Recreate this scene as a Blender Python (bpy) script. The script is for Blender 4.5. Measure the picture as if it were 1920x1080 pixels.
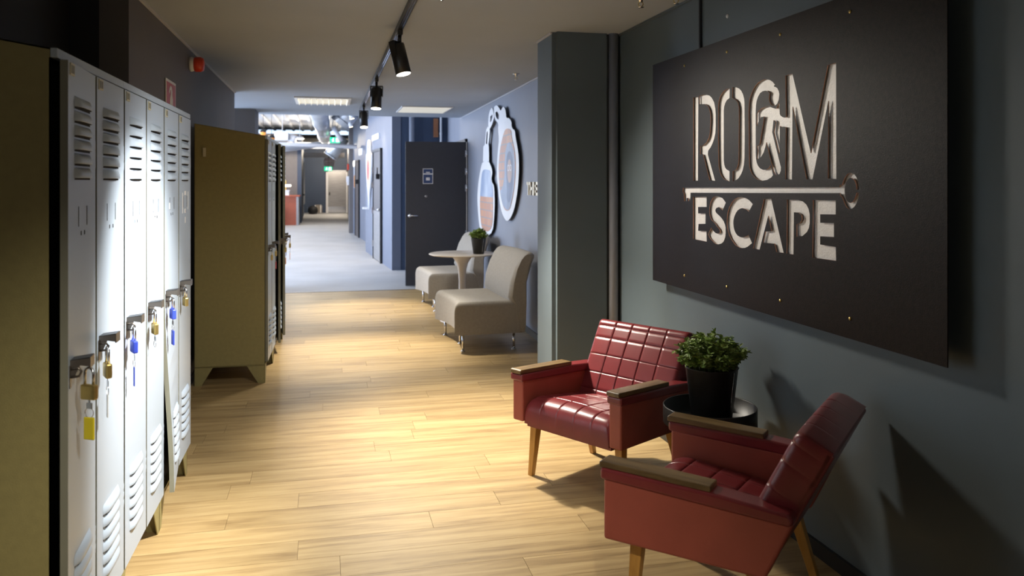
import bpy, math, random
from mathutils import Vector, Matrix

# ------------------------------------------------------------------ clear
for o in list(bpy.data.objects):
    bpy.data.objects.remove(o, do_unlink=True)
SC = bpy.context.scene
COL = SC.collection
R = math.radians

# ------------------------------------------------------------------ camera
cam = bpy.data.cameras.new('camera')
cam.sensor_width = 36.0
cam.lens = 28.5
cam.shift_y = -0.1031
cam.clip_start = 0.05
cam.clip_end = 200
cam.dof.use_dof = True
cam.dof.focus_distance = 3.7
cam.dof.aperture_fstop = 3.6
camo = bpy.data.objects.new('camera', cam)
camo.location = (0, 0, 1.5)
camo.rotation_euler = (R(90), 0, -math.atan2(348, 1520))
COL.objects.link(camo)
SC.camera = camo

# ------------------------------------------------------------------ world + view
W = bpy.data.worlds.new('World')
SC.world = W
W.use_nodes = True
W.node_tree.nodes['Background'].inputs[0].default_value = (0.55, 0.72, 1.0, 1)
W.node_tree.nodes['Background'].inputs[1].default_value = 1.0
SC.view_settings.view_transform = 'Standard'
SC.view_settings.look = 'None'
SC.view_settings.gamma = 1.0
SC.view_settings.use_curve_mapping = False
SC.view_settings.exposure = 0.9

# ------------------------------------------------------------------ large lights
def area(name, loc, rot, sx, sy, power, col):
    l = bpy.data.lights.new(name, 'AREA')
    l.shape = 'RECTANGLE'
    l.size, l.size_y = sx, sy
    l.energy = power
    l.color = col
    o = bpy.data.objects.new(name, l)
    o.location = loc
    o.rotation_euler = rot
    COL.objects.link(o)
    return o
# daylight through the hall's window band on the left (the panes are built below)
area('window_daylight', (-4.62, 13.6, 1.9), (0, R(-90), 0), 2.6, 8.0, 430, (0.60, 0.74, 1.0))
area('window_daylight_far', (-4.62, 24.0, 1.9), (0, R(-90), 0), 2.6, 8.0, 230, (0.66, 0.78, 1.0))
# fill light added behind the photographer, no real source known there
area('rear_fill', (0.3, -2.85, 1.5), (R(90), 0, 0), 2.6, 2.0, 6, (1.0, 0.90, 0.78))

SPOT_COL = (1.0, 0.92, 0.79)
def spot(name, loc, target, power, size=70, blend=0.6, col=SPOT_COL, radius=0.03):
    l = bpy.data.lights.new(name, 'SPOT')
    l.energy = power
    l.color = col
    l.spot_size = R(size)
    l.spot_blend = blend
    l.shadow_soft_size = radius
    o = bpy.data.objects.new(name, l)
    o.location = loc
    o.rotation_euler = (Vector(target) - Vector(loc)).to_track_quat('-Z', 'Y').to_euler()
    COL.objects.link(o)
    return o

# ------------------------------------------------------------------ helpers
class MB:
    """collects geometry for one mesh"""
    def __init__(s):
        s.v, s.f, s.m, s.sm = [], [], [], []
    def add(s, vs, fs, mi=0, smooth=False, M=None):
        b = len(s.v)
        for p in vs:
            p = Vector(p)
            s.v.append(tuple(M @ p if M is not None else p))
        for f in fs:
            s.f.append([i + b for i in f]); s.m.append(mi); s.sm.append(smooth)
        return s
    def box(s, a, b, mi=0, M=None):
        (x0, y0, z0), (x1, y1, z1) = a, b
        vs = [(x0,y0,z0),(x1,y0,z0),(x1,y1,z0),(x0,y1,z0),(x0,y0,z1),(x1,y0,z1),(x1,y1,z1),(x0,y1,z1)]
        fs = [(0,3,2,1),(4,5,6,7),(0,1,5,4),(1,2,6,5),(2,3,7,6),(3,0,4,7)]
        return s.add(vs, fs, mi, False, M)
    def prism(s, poly, h0, h1, axis='z', mi=0, M=None, smooth=False):
        """poly in 2D extruded along axis: z -> (u,v,h); x -> (h,u,v); y -> (u,h,v)"""
        n = len(poly)
        def P(u, v, h):
            return (u, v, h) if axis == 'z' else ((h, u, v) if axis == 'x' else (u, h, v))
        vs = [P(u, v, h0) for u, v in poly] + [P(u, v, h1) for u, v in poly]
        fs = [tuple(range(n))[::-1], tuple(range(n, 2*n))]
        s.add(vs, fs, mi, False, M)
        b = len(s.v) - 2*n
        for i in range(n):
            j = (i+1) % n
            s.f.append([b+i, b+j, b+n+j, b+n+i]); s.m.append(mi); s.sm.append(smooth)
        return s
    def lathe(s, prof, n=24, mi=0, M=None, smooth=True, cap=True):
        vs, fs = [], []
        k = len(prof)
        for i in range(n):
            a = 2*math.pi*i/n
            for r, z in prof:
                vs.append((r*math.cos(a), r*math.sin(a), z))
        for i in range(n):
            j = (i+1) % n
            for q in range(k-1):
                fs.append((i*k+q, j*k+q, j*k+q+1, i*k+q+1))
        s.add(vs, fs, mi, smooth, M)
        if cap:
            for q, flip in ((0, True), (k-1, False)):
                if prof[q][0] > 1e-5:
                    ring = [(prof[q][0]*math.cos(2*math.pi*i/n), prof[q][0]*math.sin(2*math.pi*i/n), prof[q][1]) for i in range(n)]
                    idx = list(range(n))
                    s.add(ring, [idx[::-1] if flip else idx], mi, False, M)
        return s
    def tube(s, pts, r, n=10, mi=0, closed=False, M=None, caps=True):
        pts = [Vector(p) for p in pts]
        k = len(pts)
        vs = []
        up = None
        for i in range(k):
            if closed:
                t = pts[(i+1) % k] - pts[i-1]
            else:
                t = pts[min(i+1, k-1)] - pts[max(i-1, 0)]
            t.normalize()
            if up is None:
                up = Vector((0,0,1)) if abs(t.z) < .9 else Vector((1,0,0))
            a = t.cross(up).normalized()
            up = a.cross(t).normalized()
            rr = r[i] if isinstance(r, (list, tuple)) else r
            for q in range(n):
                w = 2*math.pi*q/n
                vs.append(pts[i] + rr*(a*math.cos(w) + up*math.sin(w)))
        fs = []
        for i in range(k if closed else k-1):
            j = (i+1) % k
            for q in range(n):
                fs.append((i*n+q, i*n+(q+1) % n, j*n+(q+1) % n, j*n+q))
        s.add(vs, fs, mi, True, M)
        if caps and not closed:
            b = len(s.v) - len(vs)
            s.f.append([b+q for q in range(n)][::-1]); s.m.append(mi); s.sm.append(False)
            s.f.append([b+(k-1)*n+q for q in range(n)]); s.m.append(mi); s.sm.append(False)
        return s
    def cyl(s, p0, p1, r, n=16, mi=0, M=None):
        return s.tube([p0, p1], r, n, mi, False, M)
    def cushion(s, w, d, h, r=.03, nx=30, ny=30, gx=(), gy=(), gdepth=.006, gw=.008, bulge=.01, mi=0, M=None, shape=None):
        """padded block: x in +-w/2, y in 0..d, top at z=h, rounded edge r, grooves at gx / gy"""
        def lin(n, lo, hi):
            # denser near the ends so that the rounding shows
            t = [i/n for i in range(n+1)]
            e = [0, .15*r, .4*r, .7*r, r]
            mid = [lo + r + (hi-lo-2*r)*q for q in t[1:-1]]
            return [lo+q for q in e] + mid + [hi-q for q in reversed(e)]
        xs = sorted(set(lin(nx, -w/2, w/2) + [g+o for g in gx for o in (-gw, -.35*gw, 0, .35*gw, gw)]))
        ys = sorted(set(lin(ny, 0, d) + [g+o for g in gy for o in (-gw, -.35*gw, 0, .35*gw, gw)]))
        def drop(e):
            return 0 if e >= r else r - math.sqrt(max(0, r*r - (r-e)**2))
        vs = []
        for y in ys:
            for x in xs:
                z = h - drop(min(x+w/2, w/2-x)) - drop(min(y, d-y))
                z += bulge*(1-(2*x/w)**2)*(1-(2*y/d-1)**2)
                k = 0
                for g in gx: k = max(k, 1-min(1, abs(x-g)/gw))
                for g in gy: k = max(k, 1-min(1, abs(y-g)/gw))
                z -= gdepth*k
                p = (x, y, z)
                vs.append(shape(p) if shape else p)
        nxx, nyy = len(xs), len(ys)
        fs = [(j*nxx+i, j*nxx+i+1, (j+1)*nxx+i+1, (j+1)*nxx+i) for j in range(nyy-1) for i in range(nxx-1)]
        ring = [i for i in range(nxx)] + [j*nxx+nxx-1 for j in range(1, nyy)] + [(nyy-1)*nxx+i for i in range(nxx-2, -1, -1)] + [j*nxx for j in range(nyy-2, 0, -1)]
        nb = len(vs)
        for q in ring:
            x, y = xs[q % nxx], ys[q//nxx]
            p = (x, y, 0)
            vs.append(shape(p) if shape else p)
        L = len(ring)
        for a in range(L):
            b = (a+1) % L
            fs.append((ring[b], ring[a], nb+a, nb+b))
        fs.append([nb+a for a in range(L)][::-1])
        s.add(vs, fs[:-1], mi, True, M)
        s.add(vs[nb:], [list(range(L))[::-1]], mi, False, M)
        return s
    def mesh(s, name, mats):
        me = bpy.data.meshes.new(name)
        me.from_pydata(s.v, [], s.f)
        for m in (mats if isinstance(mats, (list, tuple)) else [mats]):
            me.materials.append(m)
        me.polygons.foreach_set('material_index', s.m)
        me.polygons.foreach_set('use_smooth', s.sm)
        me.update()
        return me
    def build(s, name, mats, parent=None, loc=None, rot=None, bevel=0, seg=2):
        return link(name, s.mesh(name, mats), parent, loc, rot, bevel, seg)

def link(name, me, parent=None, loc=None, rot=None, bevel=0, seg=2):
    o = bpy.data.objects.new(name, me)
    COL.objects.link(o)
    if parent: o.parent = parent
    if loc is not None: o.location = loc
    if rot is not None: o.rotation_euler = rot
    if bevel:
        b = o.modifiers.new('bevel', 'BEVEL')
        b.width = bevel; b.segments = seg; b.limit_method = 'ANGLE'; b.angle_limit = R(40)
        b.harden_normals = False
    return o

def empty(name, loc=(0,0,0), rz=0, parent=None):
    o = bpy.data.objects.new(name, None)
    o.empty_display_size = .1
    COL.objects.link(o)
    o.location = loc; o.rotation_euler = (0, 0, rz)
    if parent: o.parent = parent
    return o

def tag(o, label, cat, group=None, kind=None):
    o['label'] = label; o['category'] = cat
    if group: o['group'] = group
    if kind: o['kind'] = kind
    return o

def struct(o):
    o['kind'] = 'structure'
    return o

def flat(polys, depth, axis_M, name, mats, parent=None, side_mat=None, loc=None, rot=None):
    """2D outlines (the first one outer, the others holes, or several separate shapes) -> solid plate; side faces take side_mat"""
    cu = bpy.data.curves.new(name, 'CURVE')
    cu.dimensions = '2D'; cu.fill_mode = 'BOTH'; cu.extrude = depth/2
    for poly in polys:
        sp = cu.splines.new('POLY')
        sp.points.add(len(poly)-1)
        for p, (u, v) in zip(sp.points, poly):
            p.co = (u, v, 0, 1)
        sp.use_cyclic_u = True
    tmp = bpy.data.objects.new(name, cu)
    COL.objects.link(tmp)
    dg = bpy.context.evaluated_depsgraph_get()
    me = bpy.data.meshes.new_from_object(tmp.evaluated_get(dg))
    bpy.data.objects.remove(tmp, do_unlink=True)
    me.materials.clear()
    for m in mats: me.materials.append(m)
    if side_mat is not None:
        for p in me.polygons:
            p.material_index = side_mat if abs(p.normal.z) < .5 else 0
    me.transform(axis_M)
    me.name = name
    return link(name, me, parent, loc, rot)

def text_mesh(s, size, depth, M, name, mat, parent=None, align='LEFT'):
    cu = bpy.data.curves.new(name, 'FONT')
    cu.body = s; cu.size = size; cu.extrude = depth/2; cu.align_x = align
    tmp = bpy.data.objects.new(name, cu)
    COL.objects.link(tmp)
    dg = bpy.context.evaluated_depsgraph_get()
    me = bpy.data.meshes.new_from_object(tmp.evaluated_get(dg))
    bpy.data.objects.remove(tmp, do_unlink=True)
    me.materials.clear(); me.materials.append(mat)
    me.transform(M)
    return link(name, me, parent)

# ------------------------------------------------------------------ materials
def mat(name, col, rough=.5, metal=0, var=0, vscale=8, bump=0, bscale=200, spec=.5, emit=None, estr=0, coat=0, stretch=(1,1,1), rand=0, trans=0, alpha=1):
    m = bpy.data.materials.new(name)
    m.use_nodes = True
    nt = m.node_tree
    b = nt.nodes['Principled BSDF']
    b.inputs['Base Color'].default_value = (*col, 1)
    b.inputs['Roughness'].default_value = rough
    b.inputs['Metallic'].default_value = metal
    b.inputs['Specular IOR Level'].default_value = spec
    b.inputs['Coat Weight'].default_value = coat
    if trans: b.inputs['Transmission Weight'].default_value = trans
    if alpha < 1: b.inputs['Alpha'].default_value = alpha
    if emit:
        b.inputs['Emission Color'].default_value = (*emit, 1)
        b.inputs['Emission Strength'].default_value = estr
    tc = nt.nodes.new('ShaderNodeTexCoord')
    if var or rand:
        mp = nt.nodes.new('ShaderNodeMapping'); mp.inputs['Scale'].default_value = stretch
        nt.links.new(tc.outputs['Object'], mp.inputs[0])
        n = nt.nodes.new('ShaderNodeTexNoise'); n.inputs['Scale'].default_value = vscale; n.inputs['Detail'].default_value = 5
        nt.links.new(mp.outputs[0], n.inputs['Vector'])
        cr = nt.nodes.new('ShaderNodeValToRGB')
        cr.color_ramp.elements[0].position = .3; cr.color_ramp.elements[1].position = .7
        cr.color_ramp.elements[0].color = (*[c*(1-var) for c in col], 1)
        cr.color_ramp.elements[1].color = (*[min(1, c*(1+var)) for c in col], 1)
        nt.links.new(n.outputs['Fac'], cr.inputs[0])
        src = cr.outputs[0]
        if rand:
            oi = nt.nodes.new('ShaderNodeObjectInfo')
            hs = nt.nodes.new('ShaderNodeHueSaturation')
            mr = nt.nodes.new('ShaderNodeMapRange')
            mr.inputs['To Min'].default_value = 1-rand; mr.inputs['To Max'].default_value = 1+rand
            nt.links.new(oi.outputs['Random'], mr.inputs[0])
            nt.links.new(mr.outputs[0], hs.inputs['Value'])
            nt.links.new(src, hs.inputs['Color'])
            src = hs.outputs[0]
        nt.links.new(src, b.inputs['Base Color'])
    if bump:
        n2 = nt.nodes.new('ShaderNodeTexNoise'); n2.inputs['Scale'].default_value = bscale; n2.inputs['Detail'].default_value = 3
        nt.links.new(tc.outputs['Object'], n2.inputs['Vector'])
        bp = nt.nodes.new('ShaderNodeBump'); bp.inputs['Strength'].default_value = bump; bp.inputs['Distance'].default_value = .002
        nt.links.new(n2.outputs['Fac'], bp.inputs['Height'])
        nt.links.new(bp.outputs[0], b.inputs['Normal'])
    return m

def wood(name, c0, c1, c2, rough, axis, gscale=(1, 14, 14), rand=.1, use_world=False, bump=.15):
    """streaky grain along one axis; each board has its own random tone and grain offset"""
    m = bpy.data.materials.new(name); m.use_nodes = True
    nt = m.node_tree; b = nt.nodes['Principled BSDF']
    b.inputs['Roughness'].default_value = rough
    oi = nt.nodes.new('ShaderNodeObjectInfo')
    if use_world:
        g = nt.nodes.new('ShaderNodeNewGeometry'); vec = g.outputs['Position']
    else:
        g = nt.nodes.new('ShaderNodeTexCoord'); vec = g.outputs['Object']
    off = nt.nodes.new('ShaderNodeVectorMath'); off.operation = 'MULTIPLY_ADD'
    cmb = nt.nodes.new('ShaderNodeCombineXYZ')
    for i in range(3): nt.links.new(oi.outputs['Random'], cmb.inputs[i])
    nt.links.new(cmb.outputs[0], off.inputs[0]); off.inputs[1].default_value = (37, 53, 11)
    nt.links.new(vec, off.inputs[2])
    mp = nt.nodes.new('ShaderNodeMapping'); mp.inputs['Scale'].default_value = gscale
    nt.links.new(off.outputs[0], mp.inputs[0])
    n = nt.nodes.new('ShaderNodeTexNoise'); n.inputs['Scale'].default_value = 1.6; n.inputs['Detail'].default_value = 7; n.inputs['Roughness'].default_value = .62; n.inputs['Distortion'].default_value = .35
    nt.links.new(mp.outputs[0], n.inputs['Vector'])
    n2 = nt.nodes.new('ShaderNodeTexNoise'); n2.inputs['Scale'].default_value = 9; n2.inputs['Detail'].default_value = 4
    nt.links.new(mp.outputs[0], n2.inputs['Vector'])
    mx = nt.nodes.new('ShaderNodeMath'); mx.operation = 'MULTIPLY_ADD'; mx.inputs[1].default_value = .25
    nt.links.new(n2.outputs['Fac'], mx.inputs[0]); nt.links.new(n.outputs['Fac'], mx.inputs[2])
    cr = nt.nodes.new('ShaderNodeValToRGB')
    e = cr.color_ramp.elements
    e[0].position = .42; e[0].color = (*c0, 1)
    e[1].position = .84; e[1].color = (*c2, 1)
    k = e.new(.62); k.color = (*c1, 1)
    nt.links.new(mx.outputs[0], cr.inputs[0])
    hs = nt.nodes.new('ShaderNodeHueSaturation')
    mr = nt.nodes.new('ShaderNodeMapRange'); mr.inputs['To Min'].default_value = 1-rand; mr.inputs['To Max'].default_value = 1+rand
    nt.links.new(oi.outputs['Random'], mr.inputs[0]); nt.links.new(mr.outputs[0], hs.inputs['Value'])
    nt.links.new(cr.outputs[0], hs.inputs['Color'])
    nt.links.new(hs.outputs[0], b.inputs['Base Color'])
    bp = nt.nodes.new('ShaderNodeBump'); bp.inputs['Strength'].default_value = bump; bp.inputs['Distance'].default_value = .001
    nt.links.new(n2.outputs['Fac'], bp.inputs['Height']); nt.links.new(bp.outputs[0], b.inputs['Normal'])
    return m

M_plank = wood('oak_plank', (.235, .15, .062), (.385, .265, .118), (.48, .35, .17), .42, 'x', (.9, 13, 1), .10, True, .08)
M_gap = mat('plank_joint', (.20, .135, .07), .8)
M_conc = mat('polished_concrete', (.42, .42, .42), .55, var=.10, vscale=1.2)
M_wall = mat('slate_wall_paint', (.098, .128, .145), .55, var=.05, vscale=2, bump=.12, bscale=160)
M_wall2 = mat('charcoal_wall_paint', (.105, .094, .088), .6, var=.05, vscale=2, bump=.1, bscale=160)
M_blue = mat('blue_grey_wall_paint', (.22, .235, .28), .55, var=.04, vscale=2, bump=.1, bscale=160)
M_blueh = mat('hall_blue_paint', (.13, .145, .19), .55, var=.04, vscale=2)
M_navy = mat('navy_wall_paint', (.036, .056, .10), .6, var=.05, vscale=2)
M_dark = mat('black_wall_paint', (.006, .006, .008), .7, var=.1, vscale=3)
M_pillar = mat('pillar_paint', (.105, .135, .15), .6, var=.05, vscale=3, bump=.1, bscale=160)
M_ceil = mat('grey_ceiling_paint', (.36, .395, .44), .75, var=.03, vscale=2, bump=.08, bscale=120)
M_hallceil = mat('pale_roof_sheet', (.62, .64, .66), .6, var=.06, vscale=3)
M_trimw = mat('pale_trim_bead', (.5, .5, .52), .5, var=.03)
M_base = mat('black_baseboard', (.02, .022, .025), .35, var=.05)
M_taupe = mat('taupe_wall', (.16, .145, .14), .7, var=.05)
M_locker = mat('grey_locker_enamel', (.41, .485, .57), .36, var=.02, vscale=3, bump=.05, bscale=90)
M_olive = mat('olive_locker_enamel', (.29, .25, .10), .5, var=.06, vscale=40, bump=.15, bscale=260)
M_edge = mat('grey_olive_edge', (.20, .20, .15), .5, var=.05)
M_black = mat('black_metal', (.012, .012, .013), .38, var=.08)
M_slot = mat('slot_dark', (.01, .01, .011), .8)
M_chrome = mat('chrome', (.72, .72, .74), .16, metal=1, var=.03)
M_handle = mat('dark_steel_handle', (.16, .14, .12), .3, metal=.7, var=.05)
M_brass = mat('brass', (.62, .46, .16), .32, metal=.85, var=.06, vscale=30)
M_plate = mat('cream_number_plate', (.62, .58, .42), .5, var=.04)
M_white = mat('white_plastic', (.78, .78, .77), .4, var=.02)
M_paper = mat('white_tape', (.85, .85, .85), .6, var=.02)
M_red = mat('oxblood_leatherette', (.185, .024, .027), .32, var=.12, vscale=7, bump=.12, bscale=320, spec=.6)
M_redlit = mat('warm_lit_leatherette', (.33, .072, .048), .42, var=.08, vscale=7, bump=.1, bscale=320)  # same red leatherette, warm light on the sides put into the colour
M_armwood = wood('walnut_armrest', (.07, .04, .014), (.17, .105, .04), (.27, .18, .08), .4, 'y', (14, 1.2, 14), .1)
M_legwood = wood('honey_wood_leg', (.36, .17, .035), (.52, .27, .06), (.62, .36, .10), .35, 'z', (12, 12, 1.2), .08)
M_fabric = mat('warm_grey_fabric', (.36, .33, .285), .85, var=.06, vscale=50, bump=.4, bscale=420)
M_tablew = mat('white_table_lacquer', (.66, .60, .53), .25, var=.02)
M_leaf = mat('leaf_green', (.25, .35, .085), .45, var=.4, vscale=14)
M_stem = mat('stem_green', (.08, .11, .03), .6, var=.1)
M_soil = mat('soil', (.03, .022, .015), .9, var=.3, vscale=60)
M_pot = mat('black_pot', (.016, .015, .014), .42, var=.06)
M_signf = mat('sign_board_brown_black', (.010, .0055, .0035), .40, var=.35, vscale=60, bump=.45, bscale=300, spec=.11)
M_copper = mat('sign_cut_edge', (.72, .40, .27), .45, var=.05)
M_signb = mat('sign_backing_silver', (.74, .72, .70), .45, metal=.1, var=.05, vscale=40, bump=.6, bscale=140)
M_door = mat('charcoal_door', (.035, .038, .05), .5, var=.05, vscale=20)
M_doorbr = mat('brown_door', (.06, .05, .05), .45, var=.05)
M_steel = mat('brushed_steel', (.34, .33, .33), .35, metal=.7, var=.1, vscale=3, stretch=(1, 1, 8))
M_navyp = mat('navy_plaque', (.03, .06, .16), .4, var=.03)
M_alarm = mat('red_alarm', (.62, .05, .02), .35, var=.05)
M_signred = mat('fire_sign_red', (.42, .03, .035), .45, var=.05)
M_gold = mat('gold_letters', (.62, .52, .34), .35, metal=.4, var=.04)
M_artwhite = mat('white_cut_board', (.82, .83, .85), .4, var=.02)
M_bar = mat('red_brown_bar', (.36, .085, .04), .5, var=.06)
M_duct = mat('galvanised_duct', (.58, .60, .63), .3, metal=.75, var=.1, vscale=4)
M_pipe = mat('white_pipe', (.72, .72, .74), .45, var=.02)
M_exit = mat('exit_green', (.0, .35, .14), .4, emit=(.0, .75, .30), estr=.9)
M_exitw = mat('exit_pictogram', (.8, .9, .85), .4, emit=(.8, 1, .9), estr=1.0)
M_lens = mat('lamp_lens', (.9, .9, .85), .3, emit=(1, .93, .82), estr=6)
M_troffer = mat('troffer_cream', (.80, .77, .66), .4, emit=(1, .95, .80), estr=.22)
M_bulb = mat('warm_bulb', (1, .9, .7), .3, emit=(1, .82, .5), estr=9)
M_glass = mat('window_glass', (.9, .95, 1), .02, trans=1, var=0)
M_yellow = mat('yellow_tag', (.75, .62, .02), .35, var=.03)
M_blue_p = mat('blue_plastic', (.04, .07, .45), .35, var=.05)
M_redtag = mat('red_tag', (.55, .02, .02), .35, var=.03)
M_orange = mat('orange_tag', (.85, .33, .06), .4, var=.03)
M_pinkshade = mat('pink_lamp_slat', (.62, .42, .40), .5, var=.04)
M_trunk = mat('trunk_brown', (.22, .19, .16), .6, var=.2, vscale=12)

def art_mat(name, warm_side):
    """printed picture: brick orange behind a hooded blue-grey figure"""
    m = bpy.data.materials.new(name); m.use_nodes = True
    nt = m.node_tree; b = nt.nodes['Principled BSDF']; b.inputs['Roughness'].default_value = .45
    tc = nt.nodes.new('ShaderNodeTexCoord')
    sep = nt.nodes.new('ShaderNodeSeparateXYZ'); nt.links.new(tc.outputs['Object'], sep.inputs[0])
    cb = nt.nodes.new('ShaderNodeCombineXYZ')
    nt.links.new(sep.outputs['Y'], cb.inputs[0]); nt.links.new(sep.outputs['Z'], cb.inputs[1])
    br = nt.nodes.new('ShaderNodeTexBrick')
    br.inputs['Color1'].default_value = (.62, .33, .19, 1); br.inputs['Color2'].default_value = (.52, .26, .17, 1)
    br.inputs['Mortar'].default_value = (.35, .30, .30, 1); br.inputs['Scale'].default_value = 2.6
    nt.links.new(cb.outputs[0], br.inputs['Vector'])
    n = nt.nodes.new('ShaderNodeTexNoise'); n.inputs['Scale'].default_value = 2.2; n.inputs['Detail'].default_value = 2
    nt.links.new(tc.outputs['Object'], n.inputs['Vector'])
    cr = nt.nodes.new('ShaderNodeValToRGB')
    cr.color_ramp.elements[0].color = (.25, .33, .50, 1); cr.color_ramp.elements[1].color = (.55, .62, .74, 1)
    cr.color_ramp.elements[0].position = .35; cr.color_ramp.elements[1].position = .65
    nt.links.new(n.outputs['Fac'], cr.inputs[0])
    mx = nt.nodes.new('ShaderNodeMix'); mx.data_type = 'RGBA'
    th = nt.nodes.new('ShaderNodeMath'); th.operation = 'GREATER_THAN'; th.inputs[1].default_value = warm_side
    nt.links.new(sep.outputs['Z'], th.inputs[0])
    nt.links.new(th.outputs[0], mx.inputs['Factor'])
    nt.links.new(br.outputs['Color'], mx.inputs[6]); nt.links.new(cr.outputs[0], mx.inputs[7])
    nt.links.new(mx.outputs[2], b.inputs['Base Color'])
    return m
M_art_small = art_mat('picture_print_small', 1.32)
M_brickprint = art_mat('picture_print_brick', 9.0)
M_hood = mat('picture_hood', (.30, .35, .46), .45, var=.25, vscale=4)
M_hood_dark = mat('picture_hood_dark', (.15, .18, .27), .45, var=.2, vscale=6)
M_face = mat('picture_face', (.52, .36, .29), .45, var=.15, vscale=9)

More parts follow.
